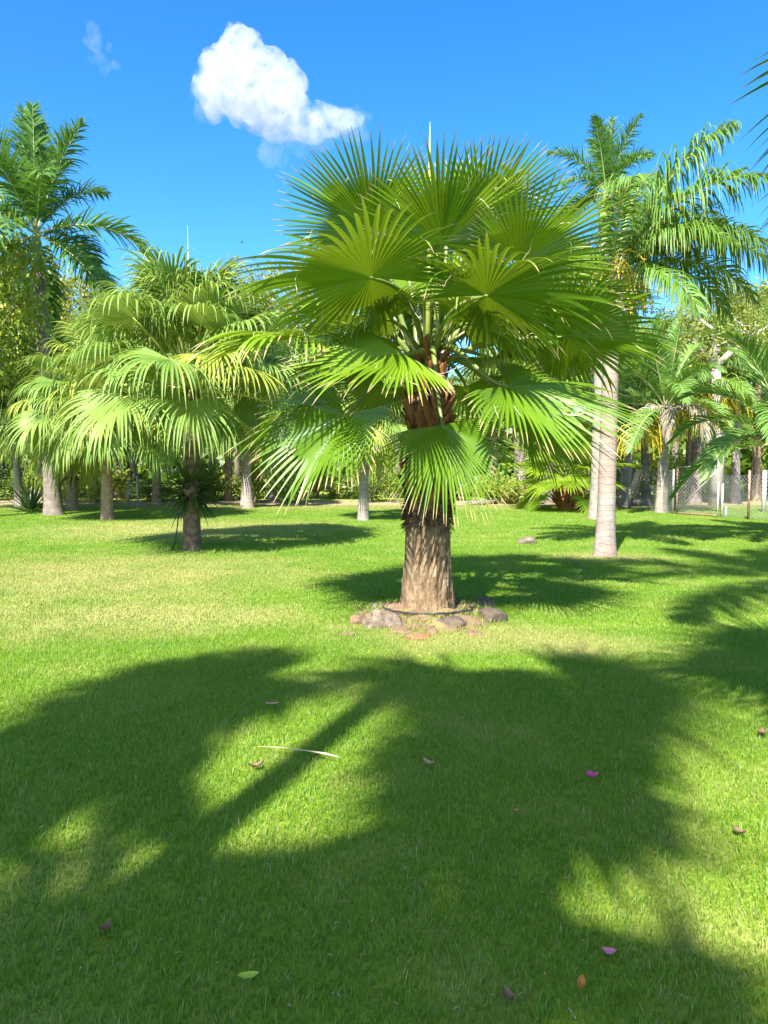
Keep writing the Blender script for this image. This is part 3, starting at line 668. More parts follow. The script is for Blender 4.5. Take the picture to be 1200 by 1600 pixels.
# ------------------------------------------------------------------ feather palms
def feather_palm(name, base, heart_px, mat_, r0, r1, meshes, count, label, seed, scale=1.0, shaft=0.0, flare=1.4, group=None, bow=0.0, heart=None, az0=0.0, skip=None, name_part='frond'):
    b = G(*base) if len(base) == 2 else Vector(base); rng = random.Random(seed); o = thing(name, label, 'palm tree', b, group)
    h = (P(*heart_px, b.y) - b) if heart is None else Vector(heart)
    tt = h * ((h.z - shaft) / h.z)
    palm_trunk(o, tt, r0, r1, mat_, flare, 20, 40, bow, .012, seed)
    if shaft:
        mb = MB(); mb.tube([tt - Z * .03, tt.lerp(h, .3), tt.lerp(h, .8), h, h + Z * .1], [r1 * 1.02, r1 * 1.15, r1 * .8, r1 * .55, .02], 12); obj('crownshaft', mb.mesh('crownshaft', [M['shaft']], True), o)
    fronds(o, h, meshes, count, rng, scale, az0, name_part, skip=skip)
    return o, b, h
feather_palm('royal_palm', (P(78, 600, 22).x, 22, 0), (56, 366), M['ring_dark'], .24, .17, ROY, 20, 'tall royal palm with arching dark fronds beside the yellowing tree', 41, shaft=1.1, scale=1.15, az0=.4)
oQ, bQ, hQ = feather_palm('queen_palm', (945, 869), (958, 432), M['ring_pink'], .15, .125, QUE[2:], 12, 'palm with smooth pinkish-grey ringed trunk and weeping fronds in the open lawn', 42, scale=.85, flare=1.45, az0=2.2)
feather_palm('royal_palm', (P(936, 700, 20.5).x, 20.5, 0), (947, 300), M['ring_grey'], .22, .17, ROY, 16, 'tallest royal palm, pale trunk rising close beside the pinkish ringed trunk', 43, shaft=1.0, scale=.66, az0=1.0)
# yellow hanging flower stalks in the weeping palm's heart
def bloom(parent, p, L, rng, m=M['yellow'], n=26, spread=.35):
    mb = MB()
    for i in range(n):
        v = Vector((rng.gauss(0, spread), rng.gauss(0, spread), rng.uniform(.1, .5))).normalized(); q = Vector((0, 0, 0)); pp = []
        for j in range(7): pp.append(q.copy()); q = q + v * (L / 6) * rng.uniform(.8, 1.1); v = (v + Vector((0, 0, -.75))).normalized()
        mb.tube(pp, [.012] * 6 + [.005], 4, 0, False, rng.random())
        for j in range(2, 7):
            for _ in range(4):
                c = pp[j] + jit((0, 0, 0), .035, rng); s_ = rng.uniform(.012, .024); u1, u2 = jit((0, 0, 0), 1, rng).normalized() * s_, jit((0, 0, 0), 1, rng).normalized() * s_
                k0 = [mb.vert(c + u1, (.5, .5, rng.random())), mb.vert(c + u2, (.5, .5, 0)), mb.vert(c - u1, (.5, .5, 0)), mb.vert(c - u2, (.5, .5, 0))]; mb.face(tuple(k0))
    return obj('flower_stalk', mb.mesh('flower_stalk', [m]), parent, p)
for e_, az_, s_ in ((1, -.25, 1.0), (2, .35, 1.0), (2, -.75, .95), (3, 0.0, 1.0), (3, -.5, .9), (1, .9, .95), (4, -.2, .85)): obj('frond', QUE[e_], oQ, hQ, az_, s_)
bloom(oQ, hQ + Vector((-.15, -.3, -.1)), 1.1, rng, n=34); bloom(oQ, hQ + Vector((.12, -.3, -.2)), .8, rng, m=M['dry'])
oS, bS, hS = feather_palm('small_feather_palm', (1033, 801), (1040, 640), M['ring_grey'], .17, .13, ARE, 20, 'feather palm with a dead straw-coloured frond hanging over its trunk by the gate', 44, scale=1.05, flare=1.3, az0=.8)
for az, s_ in ((-1.1, 1.25), (-.4, 1.15), (-1.9, 1.1), (-2.6, 1.0)): obj('dead_frond', DRYF, oS, hS - Z * .1, az, s_)
for q in ((-.5, -.5, -.4), (.75, -.3, -.15), (-.95, -.4, -.75)): bloom(oS, hS + Vector(q), 1.3, rng, n=26)
feather_palm('arching_feather_palm', (P(1232, 700, 15).x, 15, 0), None, M['ring_grey'], .16, .13, ARE, 24, 'feather palm whose green fronds arch in front of the mesh fence', 45, heart=(-.05, 0, 1.95), scale=1.0, az0=.3)
# tall palm on the right, out of frame, shading the right of the lawn
feather_palm('shading_royal_palm', shade_base(1240, 905, 11.0), None, M['ring_grey'], .24, .18, ROY, 16, 'tall royal palm beside the camera shading the right side of the lawn', 46, heart=(0, 0, 11.0), shaft=1.0, scale=1.1)

# ------------------------------------------------------------------ broadleaf trees, shrubs and the grove behind
def crown_mesh(name, clumps, per, leaf, rad, seed, m, top_bias=0.0, squash=.8, hollow=.45):
    """many small folded leaves in clumps spread through an uneven crown of unit radius"""
    r = np.random.default_rng(seed)
    c = r.normal(size=(clumps, 3)); c /= np.linalg.norm(c, axis=1)[:, None]; c *= (hollow + (1 - hollow) * r.random(clumps) ** .6)[:, None]
    c *= np.array([1, 1, squash]) * (0.82 + .3 * r.random((clumps, 1)))
    cs = rad * (.6 + .8 * r.random(clumps))
    n = clumps * per; ci = np.repeat(np.arange(clumps), per)
    p = c[ci] + r.normal(size=(n, 3)) * (cs[ci] * .55)[:, None]
    d = r.normal(size=(n, 3)); d[:, 2] -= .4; d /= np.linalg.norm(d, axis=1)[:, None]
    q = np.cross(d, r.normal(size=(n, 3))); q /= np.linalg.norm(q, axis=1)[:, None]; nn = np.cross(d, q)
    L = leaf * (.6 + .8 * r.random(n))[:, None]
    V = np.stack([p, p + d * L * .5 + q * L * .26 + nn * L * .1, p + d * L, p + d * L * .5 - q * L * .26 + nn * L * .1], 1)
    rn = np.clip(r.random(n) * .5 + (r.random(clumps) * .5)[ci], 0, 1)
    A = np.stack([np.stack([np.full(n, t), np.full(n, u), rn], 1) for t, u in ((0, 0.5), (.5, 1), (.9, .5), (.5, -1))], 1)
    F = (np.arange(n)[:, None, None] * 4 + np.array([(0, 1, 2), (0, 2, 3)])[None]).reshape(-1, 3)
    return np_mesh(name, V, F, A.reshape(-1, 3), [m]), c
CR = {}
for i, key in enumerate(('broad_a', 'broad_b', 'broad_c')):
    CR[key] = [crown_mesh('crown', 110, 110, .062, .2, 200 + i * 10 + j, M[key]) for j in range(3)]
CR['sparse'] = [crown_mesh('crown', 80, 60, .055, .17, 260, M['broad_a'], hollow=.55)]
CR['shrub_b'] = [crown_mesh('foliage', 36, 60, .13, .3, 270 + j, M['broad_b'], squash=.9, hollow=.2) for j in range(2)]
CR['shrub_c'] = [crown_mesh('foliage', 36, 60, .13, .3, 280 + j, M['broad_c'], squash=.9, hollow=.2) for j in range(2)]
CR['shrub_d'] = [crown_mesh('foliage', 36, 60, .13, .3, 290 + j, M['dark_leaf'], squash=.9, hollow=.2) for j in range(2)]
def limb_mesh(cz, rad, clumps, th, m, seed, limbs=9):
    rng = random.Random(seed); mb = MB(); fork = Vector((rng.uniform(-.2, .2), rng.uniform(-.2, .2), cz - rad * .75))
    pp = [Vector((0, 0, -.1)), Vector((rng.uniform(-.1, .1), rng.uniform(-.1, .1), fork.z * .5)), fork]
    mb.tube(pp, [th * 1.3, th, th * .8], 9)
    for i in range(limbs):
        tgt = Vector(clumps[rng.randrange(len(clumps))]) * rad + Vector((0, 0, cz)); mid = fork.lerp(tgt, .5) + Vector((rng.uniform(-.3, .3), rng.uniform(-.3, .3), rad * .12))
        mb.tube([fork - Z * .05, mid, tgt], [th * .55, th * .33, th * .08], 6)
        for _ in range(2):
            t2 = mid.lerp(tgt, rng.random()) ; e2 = t2 + Vector((rng.uniform(-1, 1), rng.uniform(-1, 1), rng.uniform(.1, 1))) * rad * .45
            mb.tube([t2, t2.lerp(e2, .5) + Z * .08, e2], [th * .2, th * .13, th * .04], 5)
    return mb.mesh('trunk', [m], True)
LAND = ((-60, 'the yellowing tree'), (31, 'the slender leaning palm'), (113, 'the thick tan palm'), (168, 'the short drooping palm'), (300, 'the bromeliad palm'), (386, 'the flared pinkish palm'), (567, 'the slim grey palm'), (668, 'the stout palm'), (887, 'the young red-brown palm'), (945, 'the ringed lawn palm'), (1033, 'the dead-frond palm'), (1090, 'the mesh gate'), (1170, 'the rusty fence post'), (1300, 'the arching feather palm'))
USED = {}
def where(px, what):
    for (a_, na_), (b_, nb_) in zip(LAND, LAND[1:]):
        if a_ <= px <= b_:
            u = (px - a_) / (b_ - a_); base = f'{what} behind {na_}' if u < .3 else (f'{what} behind {nb_}' if u > .7 else f'{what} between {na_} and {nb_}'); break
    else: base = f'{what} beside {LAND[0][1] if px < 0 else LAND[-1][1]}'
    return base
def tree(px, d, top_py, rad, key, label, seed, bark=None, group='trees beyond the lawn', name='broadleaf_tree', sq=1.0, th=.16):
    t_ = P(px, top_py, d); b = Vector((t_.x, d, 0)); o = thing(name, label, 'tree', b, group); rng = random.Random(seed)
    me_, cl = CR[key][seed % len(CR[key])]; cz = t_.z - rad * .8 * sq
    c_ = obj('crown', me_, o, (0, 0, cz), rng.uniform(0, 6.28), (rad, rad, rad * sq)); 
    az = c_.rotation_euler.z; cl2 = [Matrix.Rotation(az, 3, 'Z') @ Vector((q[0], q[1], q[2] * sq)) for q in cl]
    obj('trunk', limb_mesh(cz, rad, cl2, th, bark or M['bark_tree'], seed), o)
    return o
tree(-45, 21, 318, 2.0, 'broad_c', 'leafy tree with yellowing green leaves in front of the dark-fronded royal palm', 301, sq=1.6, group=None)
tree(118, 33, 428, 2.6, 'broad_a', 'loose olive-leaved tree seen below the arching royal palm fronds', 302)
tree(440, 35, 424, 2.7, 'broad_a', 'yellow-tinged tree top between the weeping and the stout fan palm', 303)
tree(1128, 26, 436, 1.9, 'sparse', 'half-bare tree with pale forking branches above the fence', 304, M['bark_pale'], th=.2, group=None)
tree(1190, 33, 440, 2.7, 'broad_a', 'yellow-green tree behind the half-bare pale-branched tree', 305)
grove = ((-70, 31, 400, 3.0, 'broad_b'), (30, 34, 450, 2.8, 'broad_b'), (205, 36, 470, 2.8, 'broad_b'), (290, 38, 480, 2.8, 'broad_a'), (370, 37, 500, 2.8, 'broad_b'), (510, 38, 500, 2.8, 'broad_c'),
         (590, 36, 560, 2.2, 'broad_c'), (660, 40, 585, 2.2, 'broad_b'), (735, 38, 570, 2.2, 'broad_c'), (810, 37, 520, 2.6, 'broad_b'), (890, 35, 480, 2.6, 'broad_b'), (985, 37, 500, 2.8, 'broad_c'), (1060, 36, 490, 2.6, 'broad_b'), (1260, 31, 440, 2.8, 'broad_b'))
TK = {'broad_a': 'olive-leaved grove tree', 'broad_b': 'dense mid-green grove tree', 'broad_c': 'lime-green grove tree'}
for i, g in enumerate(grove): tree(*g, where(g[0], TK[g[4]]), 310 + i)

def shrub(px, d, top_py, rad, key, label, seed, group):
    t_ = P(px, top_py, d); o = thing('shrub', label, 'shrub', (t_.x, d, 0), group); rng = random.Random(seed)
    hz = max(t_.z, .5) / 2; me_ = CR[key][seed % 2][0]; obj('foliage', me_, o, (0, 0, hz), rng.uniform(0, 6.28), (rad, rad, hz * 1.05))
    mb = MB()
    for _ in range(5): mb.tube([(rng.uniform(-.1, .1), rng.uniform(-.1, .1), -.05), (rng.uniform(-.3, .3) * rad, rng.uniform(-.3, .3) * rad, hz), (rng.uniform(-.6, .6) * rad, rng.uniform(-.6, .6) * rad, hz * 1.6)], [.03, .02, .008], 5)
    obj('stem', mb.mesh('stem', [M['bark_tree']]), o)
rng = random.Random(77)
SL = {'shrub_b': 'mid-green leafy shrub', 'shrub_c': 'light lime-green shrub', 'shrub_d': 'dark-leaved shrub'}
for i in range(30):
    px = -60 + 1320 * i / 29 + rng.uniform(-15, 15); d = rng.uniform(28, 33); key = rng.choice(('shrub_b', 'shrub_c', 'shrub_d', 'shrub_c') if px > 420 else ('shrub_b', 'shrub_d', 'shrub_d', 'shrub_c'))
    shrub(px, d, rng.uniform(690, 755), rng.uniform(.7, 1.3), key, where(px, SL[key]), 400 + i, 'shrubs behind the lawn')
# slender palms that make up the grove
GP = ((62, 30, 640, 0), (145, 29, 600, 1), (185, 31, 620, 0), (243, 29, 610, 1), (330, 32, 590, 0), (356, 30, 640, 2), (424, 29, 600, 1), (470, 31, 610, 2), (520, 33, 600, 0), (620, 32, 640, 1), (648, 34, 650, 0), (770, 31, 640, 2), (815, 29, 620, 1), (858, 28, 640, 0), (1012, 28, 600, 1), (1078, 29, 580, 1), (1092, 31, 620, 0), (1152, 28, 600, 1), (1185, 30, 570, 2), (-20, 28, 600, 0))
for i, (px, d, hy, kd) in enumerate(GP):
    b = P(px, 700, d); b = (b.x, d, 0); hp = (px + rng.uniform(-8, 8), hy); tm = rng.choice((M['ring_grey'], M['ring_dark'], M['bark_brown']))
    if kd == 0: fan_palm('slender_fan_palm', b, hp, tm, .16, .12, LIVI, 15, where(px, 'slender fan palm'), 500 + i, group='slender palms in the grove', scale=.95, e_lo=-40)
    elif kd == 1: feather_palm('slender_feather_palm', b, hp, tm, .16, .12, QUE, 13, where(px, 'slender weeping feather palm'), 500 + i, group='slender palms in the grove', scale=.95)
    else: feather_palm('slender_feather_palm', b, hp, tm, .16, .12, ARE, 13, where(px, 'slender upright feather palm'), 500 + i, group='slender palms in the grove', scale=1.0)
# leaning pale trunk by the fence and yellow-flowered palm
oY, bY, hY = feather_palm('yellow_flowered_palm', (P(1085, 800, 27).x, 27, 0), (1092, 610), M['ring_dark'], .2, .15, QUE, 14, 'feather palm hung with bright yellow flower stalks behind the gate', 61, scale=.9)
for q in ((-.5, -.6, -.3), (.4, -.6, -.5), (.9, -.3, -.2), (-.1, -.7, -.9)): bloom(oY, hY + Vector(q), 1.5, rng, n=30)
oY2, bY2, hY2 = feather_palm('leaning_feather_palm', (972, 792), (992, 640), M['ring_grey'], .2, .14, QUE, 14, 'feather palm with pale leaning trunk and yellow flower stalks left of the gate', 62, scale=.9)
for q in ((-.3, -.5, -.4), (.4, -.5, -.3)): bloom(oY2, hY2 + Vector(q), 1.6, rng, n=28)
# far wood closing the view
r = np.random.default_rng(9); n = 52000
x = r.uniform(-75, 75, n); ytop = 5.2 + 1.6 * np.sin(x * .33) + 1.1 * np.sin(x * .9 + 1); z = ytop * r.random(n); y = 52 + r.normal(0, 1.5, n)
p = np.stack([x, y, z], 1); d = r.normal(size=(n, 3)); d /= np.linalg.norm(d, axis=1)[:, None]; q = np.cross(d, r.normal(size=(n, 3))); q /= np.linalg.norm(q, axis=1)[:, None]
L = .8 * (.6 + .8 * r.random(n))[:, None]; V = np.stack([p, p + d * L * .5 + q * L * .3, p + d * L, p + d * L * .5 - q * L * .3], 1)
A = np.repeat(np.stack([np.full(n, .5), np.full(n, .5), r.random(n)], 1)[:, None, :], 4, 1).reshape(-1, 3)
tag(obj('far_wood', np_mesh('far_wood', V, np.arange(n * 4).reshape(n, 4), A, [M['broad_b']])), 'distant band of dense woodland closing off the view', 'woodland', kind='stuff')

# ------------------------------------------------------------------ plants at palm feet
def rosette(name, c, R, count, label, cat, m, rng, e_lo, e_hi, wd=.05, group=None, curl=.6):
    o = thing(name, label, cat, c, group)
    for i in range(count):
        mb = MB(); az = i * 2.4 + rng.uniform(-.2, .2); e = math.radians(rng.uniform(e_lo, e_hi)); v = Vector((math.cos(az) * math.cos(e), math.sin(az) * math.cos(e), math.sin(e))); p = v * .04; sd_ = Vector((-math.sin(az), math.cos(az), 0)); prev = None; L = R * rng.uniform(.7, 1.1); rn = rng.random()
        for j in range(6):
            t = j / 5; ww = wd * .5 * (1 - t ** 2) * (.7 + .6 * t * (1 - t) * 2) + .001; row = (mb.vert(p - sd_ * ww, (t * .9, -1, rn)), mb.vert(p - Vector((0, 0, ww * .5)), (t * .9, 0, rn)), mb.vert(p + sd_ * ww, (t * .9, 1, rn)))
            if prev: mb.face((prev[0], prev[1], row[1], row[0])); mb.face((prev[1], prev[2], row[2], row[1]))
            prev = row; p = p + v * L / 5; v = (v + Vector((0, 0, -curl / 5))).normalized()
        obj('leaf', mb.mesh('leaf', [m]), o)
    return o
rosette('agave', G(48, 800), 1.3, 34, 'dark spiky agave on the ground beside the slender leaning trunk', 'agave', M['dark_leaf'], rng, 10, 80, .11, curl=.15)
ep = P(297, 768, bA.y)
rosette('bromeliad', ep, .8, 150, 'dark spiky bromeliad clump tied round the dark palm trunk', 'bromeliad', M['dark_leaf'], rng, -45, 70, .05)
rosette('bromeliad', P(112, 742, bC.y), 1.15, 80, 'green spiky bromeliad clump round the thick tan palm trunk', 'bromeliad', M['broad_b'], rng, -35, 75, .06)

# ------------------------------------------------------------------ stones, mound and hose at the main palm
def rock_mesh(seed, m, sub=4, flat=.6):
    import bmesh
    bm = bmesh.new(); bmesh.ops.create_icosphere(bm, subdivisions=sub, radius=1); o = Vector((seed * 3.7, seed * 1.3, 0))
    for v in bm.verts:
        f = 1 + .35 * noise.noise(v.co * .9 + o) + .16 * noise.noise(v.co * 2.3 + o) + .06 * noise.noise(v.co * 6 + o)
        v.co = v.co * f
    rr = random.Random(seed)
    for _ in range(13):
        pn = Vector((rr.gauss(0, 1), rr.gauss(0, 1), rr.gauss(0, .8))).normalized(); hh = rr.uniform(.58, .85)
        for v in bm.verts:
            e_ = v.co.dot(pn) - hh
            if e_ > 0: v.co -= pn * (e_ * .92)
    for v in bm.verts: v.co = v.co + v.co.normalized() * (.03 * noise.noise(v.co * 7 + o)); v.co.z *= flat
    me = bpy.data.meshes.new('rock'); bm.to_mesh(me); bm.free(); me.materials.append(m); me.polygons.foreach_set('use_smooth', [sub > 2] * len(me.polygons)); return me
M['rock_pale'] = solid('pale_rock', (0.10, 0.065, 0.04), (0.20, 0.15, 0.11), 4, .9, .9, 22, c3=(.30, .25, .20))
M['rock_brown'] = solid('brown_rock', (0.12, 0.075, 0.045), (0.24, 0.15, 0.09), 5, .9, .8, 22, c3=(.32, .22, .14))
M['rock_red'] = solid('red_rock', (0.25, 0.09, 0.05), (0.42, 0.17, 0.09), 5, .9, .6, 22)
M['rock_dark'] = solid('dark_rock', (0.06, 0.045, 0.035), (0.15, 0.11, 0.08), 5, .9, .6, 22)
M['soil'] = solid('soil', (0.09, 0.055, 0.03), (0.20, 0.13, 0.075), 6, .95, 1.0, 30, c3=(.22, .19, .07))
mb = MB(); RW, n, k = .88, 72, 18; rows = []
for i in range(k + 1):
    t = i / k; row = []
    for j in range(n):
        a_ = 2 * math.pi * j / n; rr = RW * t * (1 + .12 * noise.noise((math.cos(a_) * 2, math.sin(a_) * 2, 3))); hh = .12 * max(0, 1 - t ** 2.2) + .05 * noise.noise((rr * math.cos(a_) * 5, rr * math.sin(a_) * 5, 0)) * (1 - t * t) + .012 - .03 * t
        row.append(mb.vert((rr * math.cos(a_), rr * math.sin(a_) * .92, hh)))
    rows.append(row)
for i in range(k):
    for j in range(n): mb.face((rows[i][j], rows[i][(j + 1) % n], rows[i + 1][(j + 1) % n], rows[i + 1][j]))
tag(obj('soil_mound', mb.mesh('soil_mound', [M['soil']], True), None, MPB), 'low mound of bare soil round the foot of the stout fan palm', 'soil', kind='structure')
ROCKS = [((601, 980), .215, 'rock_pale', .68, 'large pale grey-tan stone at the front of the palm mound'), ((557, 974), .12, 'rock_brown', .75, 'small upright brown stone standing apart beside the palm mound'),
 ((590, 958), .15, 'rock_pale', .55, 'grey stone behind the large pale stone of the mound'), ((654, 996), .17, 'rock_red', .3, 'flat brick-red stone at the front of the palm mound'), ((628, 988), .14, 'rock_brown', .4, 'tan-brown stone between the pale stone and the red one'),
 ((545, 991), .12, 'rock_brown', .22, 'thin flat brown stone lying in the grass before the mound'), ((676, 990), .11, 'rock_brown', .45, 'rounded brown stone behind the flat red one'), ((704, 979), .2, 'rock_dark', .45, 'dark stone in the middle of the mound edge'), ((741, 992), .12, 'rock_brown', .5, 'reddish-brown stone beside the dark middle stone'),
 ((772, 970), .2, 'rock_dark', .5, 'dark stone at the shaded end of the palm mound'), ((752, 952), .2, 'rock_dark', .5, 'dark stone behind the trunk on its shaded side'), ((716, 946), .17, 'rock_dark', .4, 'dark root-like lump against the foot of the trunk'),
 ((825, 849), .26, 'rock_pale', .55, 'single pale stone alone on the open lawn')]
for i, (g, R, m_, fl, lb) in enumerate(ROCKS):
    q = G(*g); onm = (q - MPB).length < .8
    tag(obj('rock', rock_mesh(i + 1, M[m_], 4, fl), None, (q.x, q.y, .0 + (.03 if onm else 0)), i * 1.3, (R, R * (.65 + .3 * ((i * 37) % 10) / 10), R)), lb, 'rock')
EDGE = ((742, 789), (762, 787), (782, 786), (800, 785), (820, 786), (842, 787), (930, 783), (1000, 790))
for i, g in enumerate(EDGE):
    q = G(*g); tag(obj('edging_rock', rock_mesh(30 + i, M['rock_pale'], 3, .5), None, (q.x, q.y, .05), i, rng.uniform(.25, .5)), 'pale stone in the row edging the far lawn', 'rock', 'stones edging the far lawn')
M['hose'] = solid('black_hose', (0.012, 0.012, 0.013), (0.03, 0.03, 0.032), 6, .45, .05, spec=.5)
pp = []
for i in range(46):
    a_ = -2.9 + 2.75 * i / 45; rr = .47 + .05 * noise.noise((i * .12, 0, 5)); pp.append(MPB + Vector((rr * math.cos(a_), rr * math.sin(a_) * .95, .112 + .015 * noise.noise((i * .3, 2, 0)))))
mb = MB(); mb.tube(pp, [.011] * len(pp), 7); tag(obj('irrigation_hose', mb.mesh('irrigation_hose', [M['hose']], True)), 'thin black irrigation hose curving round the stout palm trunk', 'hose')
pp = [P(281, 772, bA.y - .2), P(279, 800, bA.y - .22), P(277, 825, bA.y - .25), P(273, 848, bA.y - .3), G(268, 860, .02)]
mb = MB(); mb.tube(pp, [.012] * 5, 6); tag(obj('hanging_hose', mb.mesh('hanging_hose', [M['hose']], True)), 'black hose hanging from the bromeliad on the dark palm trunk', 'hose')

# ------------------------------------------------------------------ fence, gate and posts
M['galv'] = solid('galvanised_pipe', (0.22, 0.22, 0.21), (0.34, 0.34, 0.33), 5, .5, .1, 30, metal=.3)
M['rust'] = solid('rusty_pipe', (0.14, 0.07, 0.045), (0.24, 0.14, 0.095), 8, .8, .3, 40, c3=(.30, .26, .23))
M['wire'] = solid('fence_wire', (0.14, 0.14, 0.135), (0.25, 0.25, 0.24), 5, .5, .1)
M['white'] = solid('white_paint', (0.36, 0.35, 0.33), (0.52, 0.51, 0.48), 4, .6, .15, 20)
def pipe(name, pts, r, m, parent=None, origin=None):
    mb = MB(); o_ = Vector(origin) if origin is not None else Vector((0, 0, 0)); mb.tube([Vector(p) - o_ for p in pts], [r] * len(pts), 8); return obj(name, mb.mesh(name, [m], True), parent, (0, 0, 0) if parent else o_)
def link_panel(parent, a, b, h, origin, sp=.11, r=.0045):
    a, b = Vector(a), Vector(b); L = (b - a).length; u = (b - a) / L; mb = MB(); o_ = Vector(origin)
    k = int((L + h) / sp)
    for sg in (1, -1):
        for i in range(k + 1):
            s0 = -h + i * sp; q0, q1 = s0, s0 + h; z0, z1 = 0.03, h
            lo, hi = max(0, q0), min(L, q1)
            if hi <= lo: continue
            f0, f1 = (lo - q0) / h, (hi - q0) / h
            if sg < 0: f0, f1 = 1 - f0, 1 - f1
            off = u.cross(Z) * (.004 * sg)
            mb.tube([a + u * lo + Z * (z0 + (z1 - z0) * f0) + off - o_, a + u * hi + Z * (z0 + (z1 - z0) * f1) + off - o_], [r, r], 3, 0, False)
    return tag(obj('chain_link', mb.mesh('chain_link', [M['wire']]), parent), kind='stuff')
g0, g1 = G(1057, 804), G(1121, 808); GH = 1.42
gate = thing('mesh_gate', 'chain-link gate with rusty pipe frame and diagonal brace', 'gate', g0)
pipe('frame_post', [g0, g0 + Z * GH], .03, M['rust'], gate, g0); pipe('frame_post', [g1, g1 + Z * GH * .72], .024, M['white'], gate, g0)
pipe('top_rail', [g0 + Z * GH, g1 + Z * GH], .028, M['galv'], gate, g0); pipe('bottom_rail', [g0 + Z * .05, g1 + Z * .05], .026, M['rust'], gate, g0)
pipe('brace', [g0 + Z * .07, g1 + Z * (GH - .03)], .024, M['galv'], gate, g0); link_panel(gate, g0, g1, GH, g0)
f0, f1 = G(930, 786), G(1051, 804)
fl_ = thing('mesh_fence', 'chain-link fence stretch between the leaning pale trunk and the gate', 'fence', f0)
link_panel(fl_, f0, f1, 1.3, f0)
for t in (0, .5, 1): q = f0.lerp(f1, t); pipe('post', [q - Z * .05, q + Z * 1.35], .032, M['galv'], fl_, f0)
pipe('top_wire', [f0 + Z * 1.3, f1 + Z * 1.3], .006, M['wire'], fl_, f0)
f2, f3 = G(1128, 808), G(1290, 822)
fr_ = thing('mesh_fence', 'chain-link fence stretch with rusty post beyond the gate', 'fence', f2)
link_panel(fr_, f2, f3, 1.2, f2); pipe('post', [f2 - Z * .05, f2 + Z * .95], .028, M['white'], fr_, f2)
q = G(1169, 812); pipe('rusty_post', [q - Z * .05, q + Z * 1.35], .034, M['rust'], fr_, f2); pipe('post', [f3 - Z * .05, f3 + Z * 1.3], .032, M['galv'], fr_, f2); pipe('top_wire', [f2 + Z * 1.2, f3 + Z * 1.2], .006, M['wire'], fr_, f2)
def post(px, py, h, r, m, label, lean=0.0):
    b = G(px, py); pts = [b - Z * .05, b + Z * h * .5 + Vector((lean * .5, 0, 0)), b + Z * h + Vector((lean, 0, 0))]; mb = MB(); mb.tube([p - b for p in pts] + [pts[-1] - b + Z * .012], [r, r, r, r * .7], 10); tag(obj('post', mb.mesh('post', [m], True), None, b), label, 'post')
post(1134, 808, .3, .035, M['white'], 'short white stub post beside the gate')
post(1193, 800, 1.3, .07, M['white'], 'stout white post behind the rusty fence post')
post(95, 797, .75, .055, M['white'], 'short white pipe post beside the thick tan palm trunk')
post(200, 794, .95, .03, M['galv'], 'thin grey pole behind the hanging yellow-green fan leaf', .03)
post(216, 796, 1.1, .03, M['galv'], 'thicker grey pole beside the thin one under the fan leaf', -.02)
rl = G(250, 783); rr_ = G(319, 783); zr = P(284, 736, rl.y).z
rail = thing('pipe_rail', 'white horizontal pipe rail behind the dark palm trunk', 'rail', rl)
pipe('rail_bar', [rl + Z * zr, rr_ + Z * zr], .05, M['white'], rail, rl); pipe('post', [rr_ - Z * .05, rr_ + Z * zr], .045, M['white'], rail, rl); pipe('post', [rl - Z * .05, rl + Z * zr], .045, M['white'], rail, rl)

# ------------------------------------------------------------------ things lying on the grass
def fallen(name, g, L, W, m, label, cat, az, curl=.3, seed=0, zz=.026):
    r = random.Random(seed); mb = MB(); rows = []
    for i in range(9):
        t = i / 8; wv = W * math.sin(math.pi * min(1, t * .93 + .05)) ** .8 + .001; row = []
        for j in range(5):
            s = j / 2 - 1; row.append(mb.vert(((t - .5) * L, s * wv, curl * L * ((t - .5) ** 2 * 1.2 + (s * s) * .22) + r.uniform(-.002, .002)), (t * .8, s, r.random() * .2)))
        rows.append(row)
    for i in range(8):
        for j in range(4): mb.face((rows[i][j], rows[i][j + 1], rows[i + 1][j + 1], rows[i + 1][j]))
    q = G(*g, zz); tag(obj(name, mb.mesh(name, [m], True), None, q, az), label, cat)
M['lf_yel'] = solid('fallen_yellow_green', (0.30, 0.40, 0.03), (0.42, 0.46, 0.05), 30, .45, .1)
M['lf_brown'] = solid('fallen_brown', (0.10, 0.06, 0.035), (0.24, 0.15, 0.09), 30, .7, .2)
M['lf_tan'] = solid('fallen_tan', (0.32, 0.20, 0.11), (0.45, 0.30, 0.18), 30, .7, .2)
M['lf_orange'] = solid('fallen_orange', (0.45, 0.17, 0.03), (0.55, 0.26, 0.05), 30, .6, .2)
M['pink'] = solid('pink_bract', (0.60, 0.03, 0.22), (0.75, 0.06, 0.30), 40, .55, .1)
M['mauve'] = solid('mauve_bract', (0.55, 0.14, 0.24), (0.66, 0.24, 0.33), 40, .55, .1)
fallen('fallen_leaf', (388, 1525), .062, .015, M['lf_yel'], 'yellow-green fallen leaf lying in the shaded grass', 'leaf', .2, .25, 1)
fallen('fallen_bract', (952, 1488), .042, .016, M['mauve'], 'single dusky mauve petal in the shaded grass', 'petal', -.3, .5, 2)
fallen('fallen_leaf', (165, 1452), .05, .014, M['lf_brown'], 'dark curled dead leaf in the deep shade', 'leaf', 1.0, .9, 3)
fallen('fallen_leaf', (1155, 1301), .06, .013, M['lf_brown'], 'brown curled leaf in the sunlit strip of grass', 'leaf', -1.0, .8, 4)
fallen('fallen_leaf', (908, 1542), .05, .012, M['lf_orange'], 'rusty orange-brown leaf standing in the shaded grass', 'leaf', 1.2, 1.0, 5)
fallen('fallen_leaf', (670, 1194), .07, .016, M['lf_tan'], 'tan curled leaf in the shade before the palm mound', 'leaf', -.6, .8, 6)
fallen('fallen_leaf', (425, 1101), .09, .02, M['lf_tan'], 'pinkish-tan dead leaf near the edge of the left frond shadow', 'leaf', .1, .4, 7)
